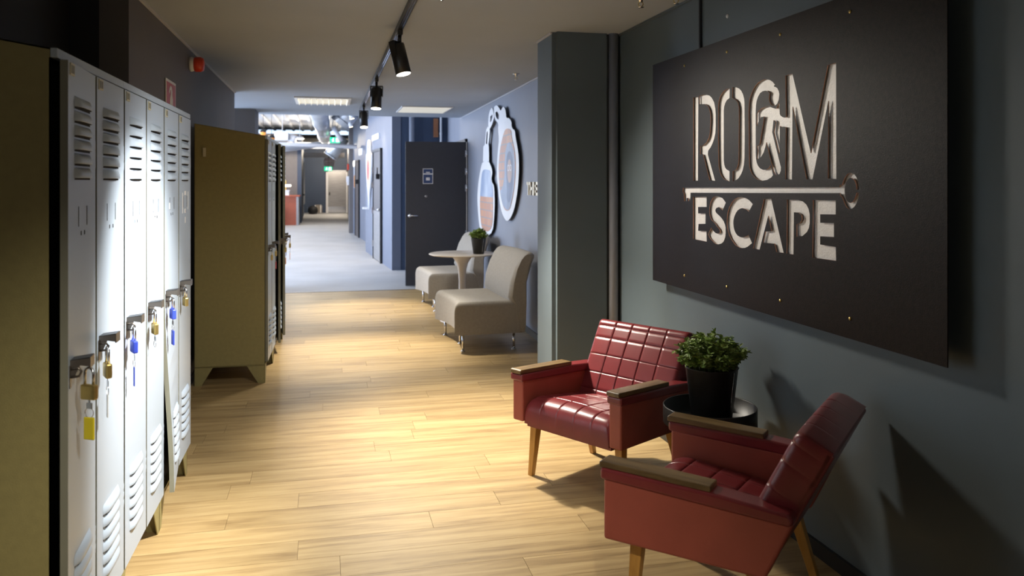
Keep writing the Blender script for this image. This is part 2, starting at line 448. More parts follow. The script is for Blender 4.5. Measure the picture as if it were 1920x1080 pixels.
SIGN = {
 'R_bar': [(0.535,1.011),(0.595,1.008),(0.59,0.579),(0.537,0.579)],
 'R_bowl': [(0.604,1.013),(0.644,1.013),(0.688,1.01),(0.72,1.002),(0.745,0.988),(0.769,0.964),(0.781,0.932),(0.785,0.903),(0.785,0.844),(0.781,0.811),(0.769,0.785),(0.75,0.761),(0.729,0.743),(0.705,0.729),(0.701,0.71),(0.779,0.578),(0.72,0.58),(0.648,0.712),(0.615,0.713),(0.615,0.755),(0.655,0.758),(0.688,0.772),(0.711,0.792),(0.724,0.819),(0.731,0.878),(0.729,0.907),(0.72,0.932),(0.699,0.953),(0.666,0.965),(0.604,0.97)],
 'O_left': [(0.927,1.015),(0.9,1.016),(0.874,1.011),(0.848,0.999),(0.83,0.985),(0.818,0.967),(0.812,0.944),(0.81,0.814),(0.814,0.679),(0.818,0.645),(0.83,0.616),(0.848,0.598),(0.868,0.587),(0.894,0.58),(0.925,0.575),(0.925,0.623),(0.896,0.632),(0.882,0.641),(0.874,0.654),(0.868,0.678),(0.868,0.915),(0.872,0.933),(0.882,0.949),(0.898,0.962),(0.925,0.97)],
 'O_right': [(0.952,1.017),(0.989,1.013),(1.017,1.004),(1.037,0.991),(1.052,0.974),(1.063,0.952),(1.066,0.934),(1.068,0.798),(1.066,0.681),(1.061,0.65),(1.05,0.627),(1.036,0.609),(1.01,0.589),(0.984,0.58),(0.956,0.575),(0.956,0.622),(0.984,0.628),(0.999,0.64),(1.008,0.657),(1.012,0.674),(1.015,0.902),(1.012,0.922),(1.003,0.94),(0.984,0.955),(0.952,0.967)],
 'O_arch': [(1.325,0.985),(1.304,1.001),(1.279,1.012),(1.254,1.018),(1.224,1.018),(1.189,1.012),(1.167,1.003),(1.144,0.987),(1.126,0.968),(1.112,0.947),(1.106,0.926),(1.103,0.894),(1.105,0.753),(1.108,0.645),(1.114,0.631),(1.123,0.617),(1.135,0.605),(1.153,0.593),(1.184,0.582),(1.219,0.577),(1.262,0.581),(1.296,0.592),(1.308,0.601),(1.301,0.619),(1.289,0.644),(1.275,0.633),(1.254,0.625),(1.228,0.625),(1.202,0.632),(1.184,0.644),(1.174,0.658),(1.168,0.676),(1.165,0.704),(1.165,0.888),(1.167,0.911),(1.173,0.931),(1.184,0.948),(1.202,0.963),(1.224,0.969),(1.245,0.969),(1.266,0.964),(1.283,0.953),(1.277,0.943),(1.275,0.93),(1.281,0.915),(1.292,0.904),(1.307,0.897),(1.325,0.897),(1.341,0.903),(1.353,0.918),(1.358,0.942),(1.353,0.956),(1.342,0.969),(1.329,0.975),(1.316,0.978),(1.318,0.985)],
 'M_runner': [(1.404,1.014),(1.457,1.014),(1.585,0.686),(1.696,1.016),(1.748,1.018),(1.749,0.583),(1.697,0.585),(1.7,0.88),(1.597,0.582),(1.555,0.583),(1.457,0.88),(1.453,0.582),(1.403,0.583),(1.407,0.8),(1.385,0.801),(1.371,0.804),(1.361,0.808),(1.361,0.692),(1.355,0.692),(1.314,0.785),(1.33,0.825),(1.322,0.833),(1.312,0.836),(1.302,0.785),(1.365,0.644),(1.37,0.633),(1.369,0.62),(1.361,0.607),(1.351,0.602),(1.339,0.6),(1.325,0.603),(1.311,0.617),(1.254,0.743),(1.247,0.726),(1.232,0.701),(1.211,0.682),(1.18,0.672),(1.176,0.68),(1.184,0.712),(1.177,0.729),(1.198,0.737),(1.237,0.857),(1.215,0.857),(1.198,0.849),(1.184,0.832),(1.178,0.818),(1.174,0.828),(1.176,0.876),(1.189,0.886),(1.215,0.895),(1.245,0.898),(1.279,0.899),(1.304,0.889),(1.333,0.882),(1.343,0.893),(1.359,0.906),(1.361,0.858),(1.367,0.851),(1.381,0.844),(1.397,0.84),(1.408,0.84)],
 'key': [(0.413,0.542),(1.769,0.552),(1.772,0.562),(1.783,0.559),(1.788,0.569),(1.801,0.588),(1.816,0.601),(1.836,0.605),(1.855,0.6),(1.869,0.587),(1.878,0.569),(1.883,0.544),(1.868,0.544),(1.865,0.562),(1.857,0.576),(1.846,0.584),(1.833,0.587),(1.82,0.583),(1.808,0.571),(1.801,0.556),(1.799,0.54),(1.802,0.522),(1.809,0.507),(1.82,0.498),(1.833,0.495),(1.847,0.5),(1.858,0.512),(1.865,0.524),(1.868,0.533),(1.883,0.533),(1.878,0.512),(1.869,0.496),(1.856,0.482),(1.839,0.473),(1.826,0.472),(1.811,0.478),(1.799,0.491),(1.786,0.514),(1.774,0.52),(1.769,0.53),(0.504,0.516),(0.5,0.472),(0.476,0.471),(0.476,0.488),(0.457,0.488),(0.457,0.471),(0.427,0.47),(0.422,0.515),(0.408,0.516)],
 'E_first': [(0.534,0.495),(0.688,0.498),(0.688,0.447),(0.592,0.444),(0.592,0.411),(0.676,0.414),(0.676,0.362),(0.597,0.357),(0.592,0.322),(0.686,0.325),(0.689,0.273),(0.534,0.276)],
 'S': [(0.787,0.502),(0.818,0.501),(0.856,0.494),(0.874,0.483),(0.888,0.473),(0.856,0.435),(0.841,0.443),(0.818,0.45),(0.795,0.446),(0.781,0.436),(0.783,0.428),(0.791,0.421),(0.826,0.407),(0.847,0.397),(0.867,0.384),(0.88,0.368),(0.886,0.356),(0.887,0.328),(0.883,0.31),(0.874,0.295),(0.862,0.283),(0.841,0.274),(0.81,0.268),(0.787,0.269),(0.764,0.275),(0.724,0.292),(0.702,0.311),(0.739,0.346),(0.756,0.333),(0.783,0.322),(0.81,0.32),(0.826,0.325),(0.831,0.334),(0.824,0.343),(0.806,0.352),(0.772,0.372),(0.744,0.382),(0.731,0.392),(0.722,0.405),(0.717,0.421),(0.718,0.443),(0.723,0.458),(0.732,0.473),(0.743,0.484),(0.756,0.493),(0.772,0.499)],
 'C': [(1.035,0.503),(1.075,0.5),(1.108,0.49),(1.14,0.473),(1.105,0.438),(1.082,0.448),(1.048,0.452),(1.031,0.45),(1.014,0.445),(0.999,0.438),(0.986,0.427),(0.976,0.416),(0.969,0.406),(0.963,0.392),(0.962,0.378),(0.965,0.361),(0.971,0.349),(0.979,0.339),(0.99,0.33),(1.004,0.323),(1.028,0.318),(1.045,0.318),(1.062,0.32),(1.082,0.325),(1.102,0.333),(1.133,0.298),(1.095,0.279),(1.072,0.272),(1.048,0.269),(1.024,0.269),(1.0,0.273),(0.979,0.279),(0.958,0.291),(0.937,0.305),(0.92,0.321),(0.908,0.34),(0.902,0.357),(0.898,0.376),(0.899,0.396),(0.903,0.417),(0.911,0.435),(0.922,0.453),(0.937,0.467),(0.953,0.48),(0.972,0.491),(1.004,0.5)],
 'A': [(1.234,0.497),(1.294,0.5),(1.391,0.276),(1.335,0.275),(1.319,0.309),(1.229,0.307),(1.246,0.356),(1.295,0.361),(1.27,0.426),(1.198,0.274),(1.14,0.274)],
 'P': [(1.416,0.499),(1.5,0.499),(1.531,0.494),(1.555,0.482),(1.57,0.466),(1.578,0.444),(1.578,0.409),(1.572,0.389),(1.559,0.373),(1.528,0.355),(1.486,0.35),(1.486,0.4),(1.511,0.406),(1.524,0.422),(1.521,0.438),(1.5,0.448),(1.467,0.448),(1.464,0.276),(1.413,0.275)],
 'E_last': [(1.6,0.501),(1.746,0.502),(1.746,0.45),(1.648,0.447),(1.648,0.414),(1.735,0.417),(1.735,0.365),(1.648,0.362),(1.648,0.33),(1.746,0.328),(1.748,0.277),(1.596,0.275)],
}

# ================================================================== STRUCTURE
CZ = 2.5                      # corridor ceiling
def slab(name, a, b, m):
    return struct(MB().box(a, b).build(name, m))
def wall_seg(name, A, B, h, th, m, z0=0):
    """upright wall along plan points A->B, thickness th to the right of the direction"""
    A, B = Vector(A), Vector(B)
    d = (B-A).normalized(); n = Vector((d.y, -d.x))*th
    return struct(MB().prism([tuple(A), tuple(B), tuple(B+n), tuple(A+n)][::-1], z0, h).build(name, m))

# floors
fl = slab('floor', (-1.75, -3.0, -.12), (2.1, 11.39, -.004), M_gap)
slab('floor_hall', (-4.8, 11.39, -.12), (3.2, 43, 0), M_conc)
slab('floor_side', (-4.8, 9.4, -.12), (-1.75, 11.39, 0), M_conc)
# oak planks laid across the corridor
rnd = random.Random(5)
y = -2.9
while y < 11.385:
    h = min(.178, 11.388 - y)
    if h < .02: break
    x = -1.74 - rnd.random()*1.2
    while x < 2.08:
        x1 = x + 1.22
        a, b = max(x, -1.74), min(x1, 2.09)
        if b - a > .03 and (y > .9 or b-a > .3):
            if y > .9:
                MB().box((a+.0008, y+.0008, -.004), (b-.0008, y+h-.0008, 0)).build('plank', M_plank, fl)
        x = x1
    y += .178
rest = MB()
y = -2.9
while y < .9:
    rest.box((-1.74, y+.0008, -.004), (2.09, y+.177, 0)); y += .178
o = rest.build('plank_field', M_plank, fl); o['kind'] = 'stuff'

# ceilings
slab('ceiling', (-4.8, -3.0, CZ), (3.2, 12.4, CZ+.16), M_ceil)
slab('ceiling_hall', (-4.8, 12.4, 3.62), (3.2, 34, 3.75), M_hallceil)
slab('ceiling_far', (-4.8, 34, 3.3), (3.2, 43, 3.45), M_dark)
slab('wall_bulkhead', (-4.8, 12.25, CZ+.16), (3.2, 12.4, 3.62), M_ceil)

# right wall: straight beside the sign, slightly splayed beyond the pillar
wall_seg('wall_right', (1.93, 5.35), (1.93, -3.0), CZ, -.2, M_wall)
wall_seg('wall_right_far', (2.045, 13.95), (1.93, 5.35), 3.62, -.2, M_blue)
# pillar with a small step at its corner
struct(MB().box((1.462, 5.20, 0), (1.94, 5.57, CZ)).box((1.49, 5.165, 0), (1.835, 5.20, CZ)).build('wall_pillar', M_pillar))
p = MB().cyl((1.885, 5.17, 0), (1.885, 5.17, CZ), .032, 20).build('pipe', M_blue)
tag(p, 'vertical slate-painted pipe in the corner beside the pillar', 'pipe')
# left wall and the recess with the lockers
wall_seg('wall_left', (-.99, 4.5), (-.99, 9.42), CZ, -.14, M_wall2)
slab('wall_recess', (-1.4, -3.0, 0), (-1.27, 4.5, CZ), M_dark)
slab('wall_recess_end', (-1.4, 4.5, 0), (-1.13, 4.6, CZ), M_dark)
slab('wall_back_left', (-1.4, -3.12, 0), (-1.0, -3.0, CZ), M_wall)
slab('wall_back_right', (1.6, -3.12, 0), (2.1, -3.0, CZ), M_wall)
slab('wall_behind', (-1.0, -3.12, 0), (1.6, -3.0, CZ), M_wall)
slab('wall_side_near', (-4.8, 9.28, 0), (-1.13, 9.42, CZ), M_wall2)
slab('wall_left_post', (-1.22, 11.5, 0), (-.945, 12.1, CZ), M_wall2)
# window wall of the hall: sill wall, head, mullions and panes
slab('wall_left_sill', (-4.9, 9.3, 0), (-4.75, 43, .6), M_white)
slab('wall_left_head', (-4.9, 9.3, 3.2), (-4.75, 43, 3.75), M_white)
n = 1
for y0 in (9.42, 11.5, 13.6, 15.7, 20, 22.1, 24.2, 26.3):
    wdw = struct(MB().box((-4.86, y0, .6), (-4.80, y0+.08, 3.2)).box((-4.86, y0+1.98, .6), (-4.80, y0+2.06, 3.2)).box((-4.86, y0, .6), (-4.8, y0+2.06, .68)).box((-4.86, y0, 3.12), (-4.8, y0+2.06, 3.2)).build('window_%d' % n, M_white))
    MB().box((-4.835, y0+.08, .68), (-4.825, y0+1.98, 3.12)).build('pane', M_glass, wdw)
    n += 1
slab('wall_left_between', (-4.9, 17.8, .6), (-4.75, 20, 3.2), M_white)
slab('wall_left_rest', (-4.9, 28.4, .6), (-4.75, 43, 3.2), M_white)
added_win = struct(MB().box((-1.0, -3.0, .4), (-.94, -2.94, 2.45)).box((1.54, -3.0, .4), (1.6, -2.94, 2.45)).box((-1.0, -3.0, .4), (1.6, -2.94, .46)).box((-1.0, -3.0, 2.39), (1.6, -2.94, 2.45)).box((.27, -3.0, .46), (.33, -2.94, 2.39)).build('window_%d' % n, M_white))  # added glazing, made up to go with the rear fill light
for xa, xb in ((-.94, .27), (.33, 1.54)):
    MB().box((xa, -2.975, .46), (xb, -2.965, 2.39)).build('pane', M_glass, added_win)
# hall, right side
slab('wall_hall_return', (1.09, 13.95, 0), (2.3, 14.1, 3.62), M_navy)
w1 = wall_seg('wall_hall_right', (.83, 17.9), (1.09, 13.93), 3.62, -.15, M_blueh)
slab('wall_hall_step', (.98, 17.85, 0), (1.9, 17.99, 3.62), M_blue)
wall_seg('wall_hall_middle', (.77, 24.4), (1.12, 17.9), 3.62, -.15, M_blueh)
slab('wall_hall_pier', (.655, 24.4, 0), (1.2, 25.0, 3.62), M_taupe)
wall_seg('wall_hall_far_right', (1.02, 41), (.68, 25.0), 3.3, -.15, M_taupe)
slab('wall_end', (-3.5, 41.0, 0), (2.5, 41.2, 3.3), M_navy)
slab('wall_bar_back', (-4.75, 31.0, 0), (-.90, 31.15, 3.3), M_taupe)
wall_seg('wall_hall_far_left', (-.90, 31.0), (-1.05, 41), 3.3, -.15, M_navy)

# trims
struct(MB().box((1.915, -3, 0), (1.93, 5.17, .06)).build('baseboard_right', M_base))
A, B = Vector((1.93, 5.57)), Vector((2.01, 11.6))
bb = MB().prism([(1.916, 5.57), (1.999, 11.6), (2.013, 11.6), (1.934, 5.57)], 0, .06).build('baseboard_right_far', M_base); struct(bb)
struct(MB().box((-.99, 4.5, 0), (-.978, 9.42, .06)).build('baseboard_left', M_base))
struct(MB().box((-.992, 4.5, CZ-.014), (-.976, 9.42, CZ-.002)).build('trim_1', M_trimw))
struct(MB().box((1.918, -3, CZ-.014), (1.932, 5.165, CZ-.002)).build('trim_2', M_wall))
struct(MB().prism([(1.922, 5.57), (2.016, 12.4), (2.03, 12.4), (1.936, 5.57)], CZ-.014, CZ-.002).build('trim_3', M_trimw))
struct(MB().box((-4.8, 11.382, -.002), (2.06, 11.412, .004)).build('trim_4', M_steel))
struct(MB().box((1.45, 5.19, CZ-.012), (1.462, 5.58, CZ-.001)).build('trim_5', M_trimw))

# ---- track with spot heads
TX = .455
tr = empty('lighting_track', (TX, 0, CZ))
tag(tr, 'black ceiling lighting track running down the corridor', 'light track')
MB().box((-.018, -2.8, -.034), (.018, 11.2, 0)).box((-.018, -2.8, -.036), (-.010, 11.2, -.034)).build('rail', M_black, tr)
MB().box((-.010, -2.8, -.0345), (-.004, 11.2, -.033)).box((.004, -2.8, -.0345), (.010, 11.2, -.033)).build('conductor', M_chrome, tr)
def spot_head(y, target, label, power, size=70, blend=.6, fill_power=0, col=SPOT_COL, wash=None):
    base = empty('spotlight', (TX, y, CZ-.036))
    tag(base, label, 'spotlight', 'track spotlights')
    MB().box((-.016, -.06, -.03), (.016, .06, 0)).build('adapter', M_black, base, bevel=.003)
    MB().cyl((0, 0, -.03), (0, 0, -.075), .012, 12).build('stem', M_black, base)
    d = (Vector(target) - Vector((TX, y, CZ-.2))).normalized()
    q = d.to_track_quat('-Z', 'Y')
    Mx = Matrix.Translation((0, 0, -.165)) @ q.to_matrix().to_4x4()
    # yoke (fork) around the barrel
    MB().box((-.058, -.02, -.0), (-.052, .02, .10), M=Mx).box((.052, -.02, 0), (.058, .02, .10), M=Mx).box((-.058, -.02, .094), (.058, .02, .10), M=Mx).build('yoke', M_black, base)
    MB().lathe([(.0, .085), (.040, .085), (.049, .075), (.050, -.115), (.046, -.115), (.044, -.10)], 24, M=Mx, cap=False).build('barrel', M_black, base)
    MB().lathe([(.0, -.098), (.044, -.100), (.045, -.1145)], 24, M=Mx, cap=False).build('lens', M_lens, base)
    pos = Vector((TX, y, CZ-.036-.165)) + d*.125
    spot('spotlight_beam', pos, target, power, size, blend, col)
    if fill_power:
        spot('added_wide_beam', pos, wash or (pos.x, pos.y, 0), fill_power, 104 if wash else 172, 1.0, col, .16)  # second wide light added at the lens to brighten walls and floor
spot_head(5.2, (.95, 4.80, 0), 'black track spotlight nearest the camera, largest in view', 270, 80, .95, 110, SPOT_COL, (1.9, 3.3, -.2))
spot_head(7.65, (.36, 7.25, 0), 'middle black track spotlight of the three in view', 210, 62, .95, 55)
spot_head(10.3, (.50, 9.7, 0), 'black track spotlight farthest down the corridor', 190, 56, .95, 30)
spot_head(3.0, (-.70, 3.40, .80), 'black track spotlight above the frame aimed at the locker doors', 260, 58, .9, 70, (1, .97, .92), (-.55, 4.2, 0))
spot_head(.6, (-.1, 2.3, 0), 'black track spotlight overhead near the photographer', 90, 70, .9, 0)

# ---- recessed ceiling lights
t = empty('ceiling_light', (-.04, 10.18, CZ))
tag(t, 'cream recessed ceiling light with egg-crate louvre left of the track', 'ceiling light')
MB().box((-.33, -.42, -.012), (.33, -.34, 0)).box((-.33, .34, -.012), (.33, .42, 0)).box((-.33, -.34, -.012), (-.29, .34, 0)).box((.29, -.34, -.012), (.33, .34, 0)).build('frame', M_white, t)
MB().box((-.29, -.34, -.004), (.29, .34, -.001)).build('diffuser', M_troffer, t)
for i in range(9):
    x = -.29 + .58*i/8
    MB().prism([(x-.008, -.004), (x+.008, -.004), (x+.003, -.030), (x-.003, -.030)], -.34, .34, 'y').build('louvre_blade', M_troffer, t)
t = empty('ceiling_light', (1.30, 11.08, CZ))
tag(t, 'flat cream ceiling panel light right of the track', 'ceiling light')
MB().box((-.34, -.45, -.012), (.34, .45, 0)).build('frame', M_white, t, bevel=.003)
MB().box((-.315, -.425, -.014), (.315, .425, -.011)).build('diffuser', M_troffer, t)

def sprinkler(x, y, label):
    t = empty('sprinkler', (x, y, CZ)); tag(t, label, 'sprinkler', 'ceiling sprinklers')
    MB().lathe([(0, 0), (.033, 0), (.030, -.008), (.012, -.010), (.010, -.03), (0, -.03)], 20, cap=False).build('escutcheon', M_chrome, t)
    MB().tube([(-.009, 0, -.028), (-.014, 0, -.042), (-.003, 0, -.056)], .0025, 6).tube([(.009, 0, -.028), (.014, 0, -.042), (.003, 0, -.056)], .0025, 6).build('yoke', M_brass, t)
    MB().lathe([(0, -.056), (.017, -.056), (.017, -.058), (0, -.059)], 16, cap=False).build('deflector', M_chrome, t)
sprinkler(1.70, 7.25, 'chrome ceiling sprinkler above the handcuff wall art')
sprinkler(1.65, 4.1, 'chrome ceiling sprinkler at the top edge left of the sign cable')
sprinkler(1.80, 3.98, 'chrome ceiling sprinkler nearest the wall above the sign')

# ---- left wall: alarm and fire sign
t = empty('fire_alarm', (-.99, 6.42, 2.38)); tag(t, 'red wall-mounted fire alarm sounder with a white base', 'alarm')
MB().lathe([(0, 0), (.052, 0), (.055, .012), (.050, .03)], 24, M=Matrix.Rotation(R(90), 4, 'Y')).build('base', M_white, t)
MB().lathe([(0, .03), (.050, .03), (.056, .04), (.056, .075), (.046, .095), (.03, .10), (0, .10)], 24, M=Matrix.Rotation(R(90), 4, 'Y'), cap=False).build('sounder', M_alarm, t)
t = empty('fire_extinguisher_sign', (-.988, 5.63, 2.02)); tag(t, 'red and white fire extinguisher sign above the lockers', 'sign')
MB().box((0, -.17, -.14), (.004, .17, .14)).build('border', M_paper, t)
MB().box((.004, -.152, -.122), (.0055, .152, .122)).build('panel', M_signred, t)
MX = Matrix(((0,0,1,.0062),(1,0,0,0),(0,1,0,0),(0,0,0,1)))
flat([[(-.05,-.115),(.045,-.115),(.05,.02),(.03,.05),(.03,.075),(.01,.10),(-.03,.105),(-.06,.09),(-.08,.06),(-.06,.05),(-.04,.075),(-.015,.08),(-.02,.05),(-.045,.02)]], .001, MX, 'pictogram', [M_paper], t)

# ---- right wall small things
t = MB().box((1.918, 3.94, 2.15), (1.931, 3.955, CZ-.015)).build('cable_duct', M_dark); tag(t, 'thin black cable duct dropping from the ceiling to the sign', 'cable duct')
t = MB().lathe([(0, 0), (.011, 0), (.009, .006), (0, .008)], 14, M=Matrix.Translation((1.93, 3.66, 2.32)) @ Matrix.Rotation(R(-90), 4, 'Y'), cap=False).build('sensor_dot', M_white); tag(t, 'tiny round white sensor on the wall above the sign', 'sensor')

# ================================================================== ROOM ESCAPE SIGN
SG = empty('wall_sign', (1.93, 3.283, .93)); tag(SG, 'large dark brown board sign with cut-out silver lettering ROOM ESCAPE and key', 'sign')
WU, HV = 2.306, 1.256
# u runs towards the camera (-y)
MS = Matrix(((0,0,-1,-.068),(-1,0,0,WU/2),(0,1,0,0),(0,0,0,1)))
flat([[(0,0),(WU,0),(WU,HV),(0,HV)]] + list(SIGN.values()), .004, MS, 'front_board', [M_signf, M_copper], SG, 1)
fb = SG.children[-1].data
for q in fb.polygons:
    c_ = q.center
    if abs(c_.y) > WU/2-.002 or c_.z < .002 or c_.z > HV-.002: q.material_index = 0
MB().box((-.060, -1.0, .18), (-.056, 1.0, 1.10)).build('backing_plate', M_signb, SG)
MB().box((-.066, -1.05, .14), (-.03, 1.05, .17)).box((-.066, -1.05, 1.11), (-.03, 1.05, 1.14)).box((-.066, -1.05, .14), (-.03, -1.02, 1.14)).box((-.066, 1.02, .14), (-.03, 1.05, 1.14)).build('spacer_frame', M_black, SG)
for yy in (-.9, .8):
    MB().box((-.056, yy, .3), (0, yy+.1, .9)).build('wall_bracket', M_black, SG)
for Y in (4.005, 3.536, 3.07, 2.604):
    for z in (2.122, 1.004):
        MB().lathe([(0, 0), (.007, 0), (.006, .003), (0, .004)], 12, M=Matrix.Translation((-.070, Y-3.283, z-.93)) @ Matrix.Rotation(R(-90), 4, 'Y'), cap=False).build('screw', M_brass, SG)
# ================================================================== LOCKERS
DW, DH0, DH1 = .353, .158, 1.822     # door pitch, bottom and top
def louvre_mesh(name):
    m = MB(); n = 10; w = .098
    ts = [-1 + 2*i/n for i in range(n+1)]
    rows = [(.030, 0), (.024, .55), (.014, .95), (.003, 1.0), (.0015, .9)]
    vs = []
    for z, k in rows:
        for t in ts:
            p = .015*math.sqrt(max(0, 1-abs(t)**3.0))*k
            vs.append((p+.0003, t*w*(1 if k > 0 else .97), z))
    W_ = n+1
    m.add(vs, [(r*W_+i+1, r*W_+i, (r+1)*W_+i, (r+1)*W_+i+1) for r in range(len(rows)-1) for i in range(n)], 0, True)
    k = (len(rows)-1)*W_
    m.add(vs[k:] + [(.0003, t*w, .0015) for t in ts], [(i+1, i, W_+i, W_+i+1) for i in range(n)], 1)
    m.add([(.0006, -w, -.004), (.0006, w, -.004), (.0006, w*.96, .002), (.0006, -w*.96, .002)], [(0, 1, 2, 3)], 1)
    return m.mesh(name, [M_locker, M_slot])
ME_louvre = louvre_mesh('vent_louvre')
def hinge_mesh():
    m = MB()
    for i in range(3):
        m.cyl((.0, 0, i*.028), (.0, 0, i*.028+.0265), .006, 10)
    m.box((-.002, -.012, 0), (.002, 0, .083))
    return m.mesh('hinge', M_locker)
ME_hinge = hinge_mesh()
def handle_mesh():
    # folded steel pull: dark hood standing out from the door, lips folded down
    m = MB()
    m.add([(0,-.028,.0),(0,.024,.0),(.048,.024,.006),(.048,-.028,.006),(0,-.028,.003),(0,.024,.003),(.048,.024,.009),(.048,-.028,.009)],
          [(0,3,2,1),(4,5,6,7),(0,1,5,4),(1,2,6,5),(2,3,7,6),(3,0,4,7)], 1)
    m.box((.046, -.028, -.020), (.049, .024, .008))
    m.prism([(0, -.040), (.012, -.040), (.024, -.012), (.046, -.016), (.048, .006), (0, .002)], -.0285, -.026, 'y')
    return m.mesh('handle', [M_handle, M_black])
ME_handle = handle_mesh()
def plate_mesh():
    m = MB().box((0, -.023, -.016), (.003, .023, .016))
    m.box((.003, -.017, -.011), (.0036, -.003, .011), 1).box((.003, .003, -.011), (.0036, .017, .011), 1)
    return m.mesh('number_plate', [M_plate, M_edge])
ME_plate = plate_mesh()
def slots_mesh():
    m = MB().box((0, -.0525, .0), (.0008, -.0495, .055)).box((0, .0495, 0), (.0008, .0535, .055))
    m.box((0, -.024, -.026), (.0008, -.017, -.014)).box((0, .018, -.026), (.0008, .025, -.014))
    return m.mesh('card_slot', M_slot)
ME_slots = slots_mesh()
def hook_mesh():
    m = MB().tube([(0, 0, .02), (.02, 0, .022), (.028, 0, .012), (.022, 0, 0), (0, 0, -.002)], .0035, 8)
    m.box((-.001, -.009, -.03), (.002, .009, .03))
    return m.mesh('hasp', M_handle)
ME_hasp = hook_mesh()

def locker_unit(Y0, X0, n, ajar, rz=0, label='', bend=None, tapes=()):
    """steel locker cabinet of n doors; local y along the corridor, +x towards the aisle"""
    u = empty('locker_cabinet', (X0, Y0, 0), rz)
    tag(u, label, 'locker', 'steel locker cabinets')
    L = n*DW; D = .5; ZT = 1.85; ZB = 1.935
    b = MB()
    prof = [(-D, .13), (0, .13), (0, ZT), (-D, ZB)]
    for y0, y1 in ((0, .004), (L-.004, L)):           # side sheets
        b.prism(prof, y0, y1, 'y')
    b.prism([(-D, .13), (-D+.004, .13), (-D+.004, ZB), (-D, ZB)], 0, L, 'y')     # back sheet
    b.prism([(-D, ZB), (0, ZT), (0, ZT-.004), (-D, ZB-.004)], 0, L, 'y')         # sloping top
    b.box((-D, 0, .13), (-.001, L, .14))                                         # bottom sheet
    b.build('body', M_olive, u)
    for i in range(1, n):
        MB().box((-D+.004, i*DW-.003, .14), (-.02, i*DW+.003, ZT-.006)).build('partition', M_olive, u)
    MB().box((-.003, 0, DH1+.004), (.016, L, ZT+.001)).build('top_rail', M_locker, u, bevel=.002)
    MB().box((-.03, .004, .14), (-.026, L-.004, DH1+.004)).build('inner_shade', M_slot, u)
    for ya in (0, L-.004):
        MB().box((-.004, ya, .14), (.0, ya+.004, DH1+.004)).build('door_frame', M_edge, u)
    # folded corner feet
    for fx, sx in ((0, -1), (-D, 1)):
        for fy, sy in ((0, 1), (L, -1)):
            f = MB()
            p = [(fx, 0), (fx+sx*.05, 0), (fx+sx*.13, .132), (fx, .132)]
            f.prism(p if sx < 0 else p[::-1], min(fy, fy+sy*.004), max(fy, fy+sy*.004), 'y')
            q = [(fy, 0), (fy+sy*.035, 0), (fy+sy*.12, .132), (fy, .132)]
            f.prism(q, min(fx, fx+sx*.004), max(fx, fx+sx*.004), 'x')
            f.build('foot', M_olive, u)
    doors = []
    for i in range(n):
        a0 = R(ajar[i])
        bd = (bend or {}).get(i)
        def ang(z):
            if not bd: return 0.0
            k = min(1, max(0, (1.05-z)/.9))
            return R(bd)*k*k*(3-2*k)*1.0
        dr = empty('door', (.0, (i+1)*DW-.004, 0), a0, u)   # hinge axis; replaced by the panel mesh below
        bpy.data.objects.remove(dr, do_unlink=True)
        m = MB()
        zs = [DH0 + (DH1-DH0)*k/16 for k in range(17)]
        vs = []
        Ld = DW-.013
        for z in zs:
            c, s_ = math.cos(ang(z)), math.sin(ang(z))
            for (x, yy) in ((-.001, -Ld), (.018, -Ld), (.018, 0), (-.001, 0)):
                vs.append((x*c - yy*s_, x*s_ + yy*c, z))
        for k in range(16):
            o_ = k*4
            m.add([vs[o_+j] for j in range(8)], [(1, 2, 6, 5), (2, 3, 7, 6)], 0)
            m.add([vs[o_+j] for j in range(8)], [(3, 0, 4, 7), (0, 1, 5, 4)], 1)
        m.add(vs[:4], [(3, 2, 1, 0)], 1); m.add(vs[-4:], [(0, 1, 2, 3)], 1)
        dr = m.build('door', [M_locker, M_edge], u, (0, (i+1)*DW-.004, 0), (0, 0, a0))
        def put(name, me, x, yy, z, extra=0):
            a = ang(z); c, s_ = math.cos(a), math.sin(a)
            return link(name, me, dr, (x*c-yy*s_, x*s_+yy*c, z), (0, 0, a+extra))
        for k in range(6):
            put('vent_louvre', ME_louvre, .018, -Ld/2-.004, 1.511+.0388*k)
            put('vent_louvre', ME_louvre, .018, -Ld/2-.004, .262+.0392*k)
        put('hinge', ME_hinge, .012, .004, 1.543); put('hinge', ME_hinge, .012, .004, .376)
        put('handle', ME_handle, .018, -Ld+.05, 1.025)
        put('number_plate', ME_plate, .018, -Ld+.04, 1.802)
        put('card_slot', ME_slots, .0182, -Ld/2+.0, 1.378)
        put('hasp', ME_hasp, .018, -Ld+.02, .985)
        if i in tapes:
            for (yy, z, w, h) in tapes[i]:
                MB().box((.0184, yy-w/2-Ld/2, z-h/2), (.0192, yy+w/2-Ld/2, z+h/2)).build('tape_patch', M_paper, dr)
        doors.append(dr)
    return u, doors

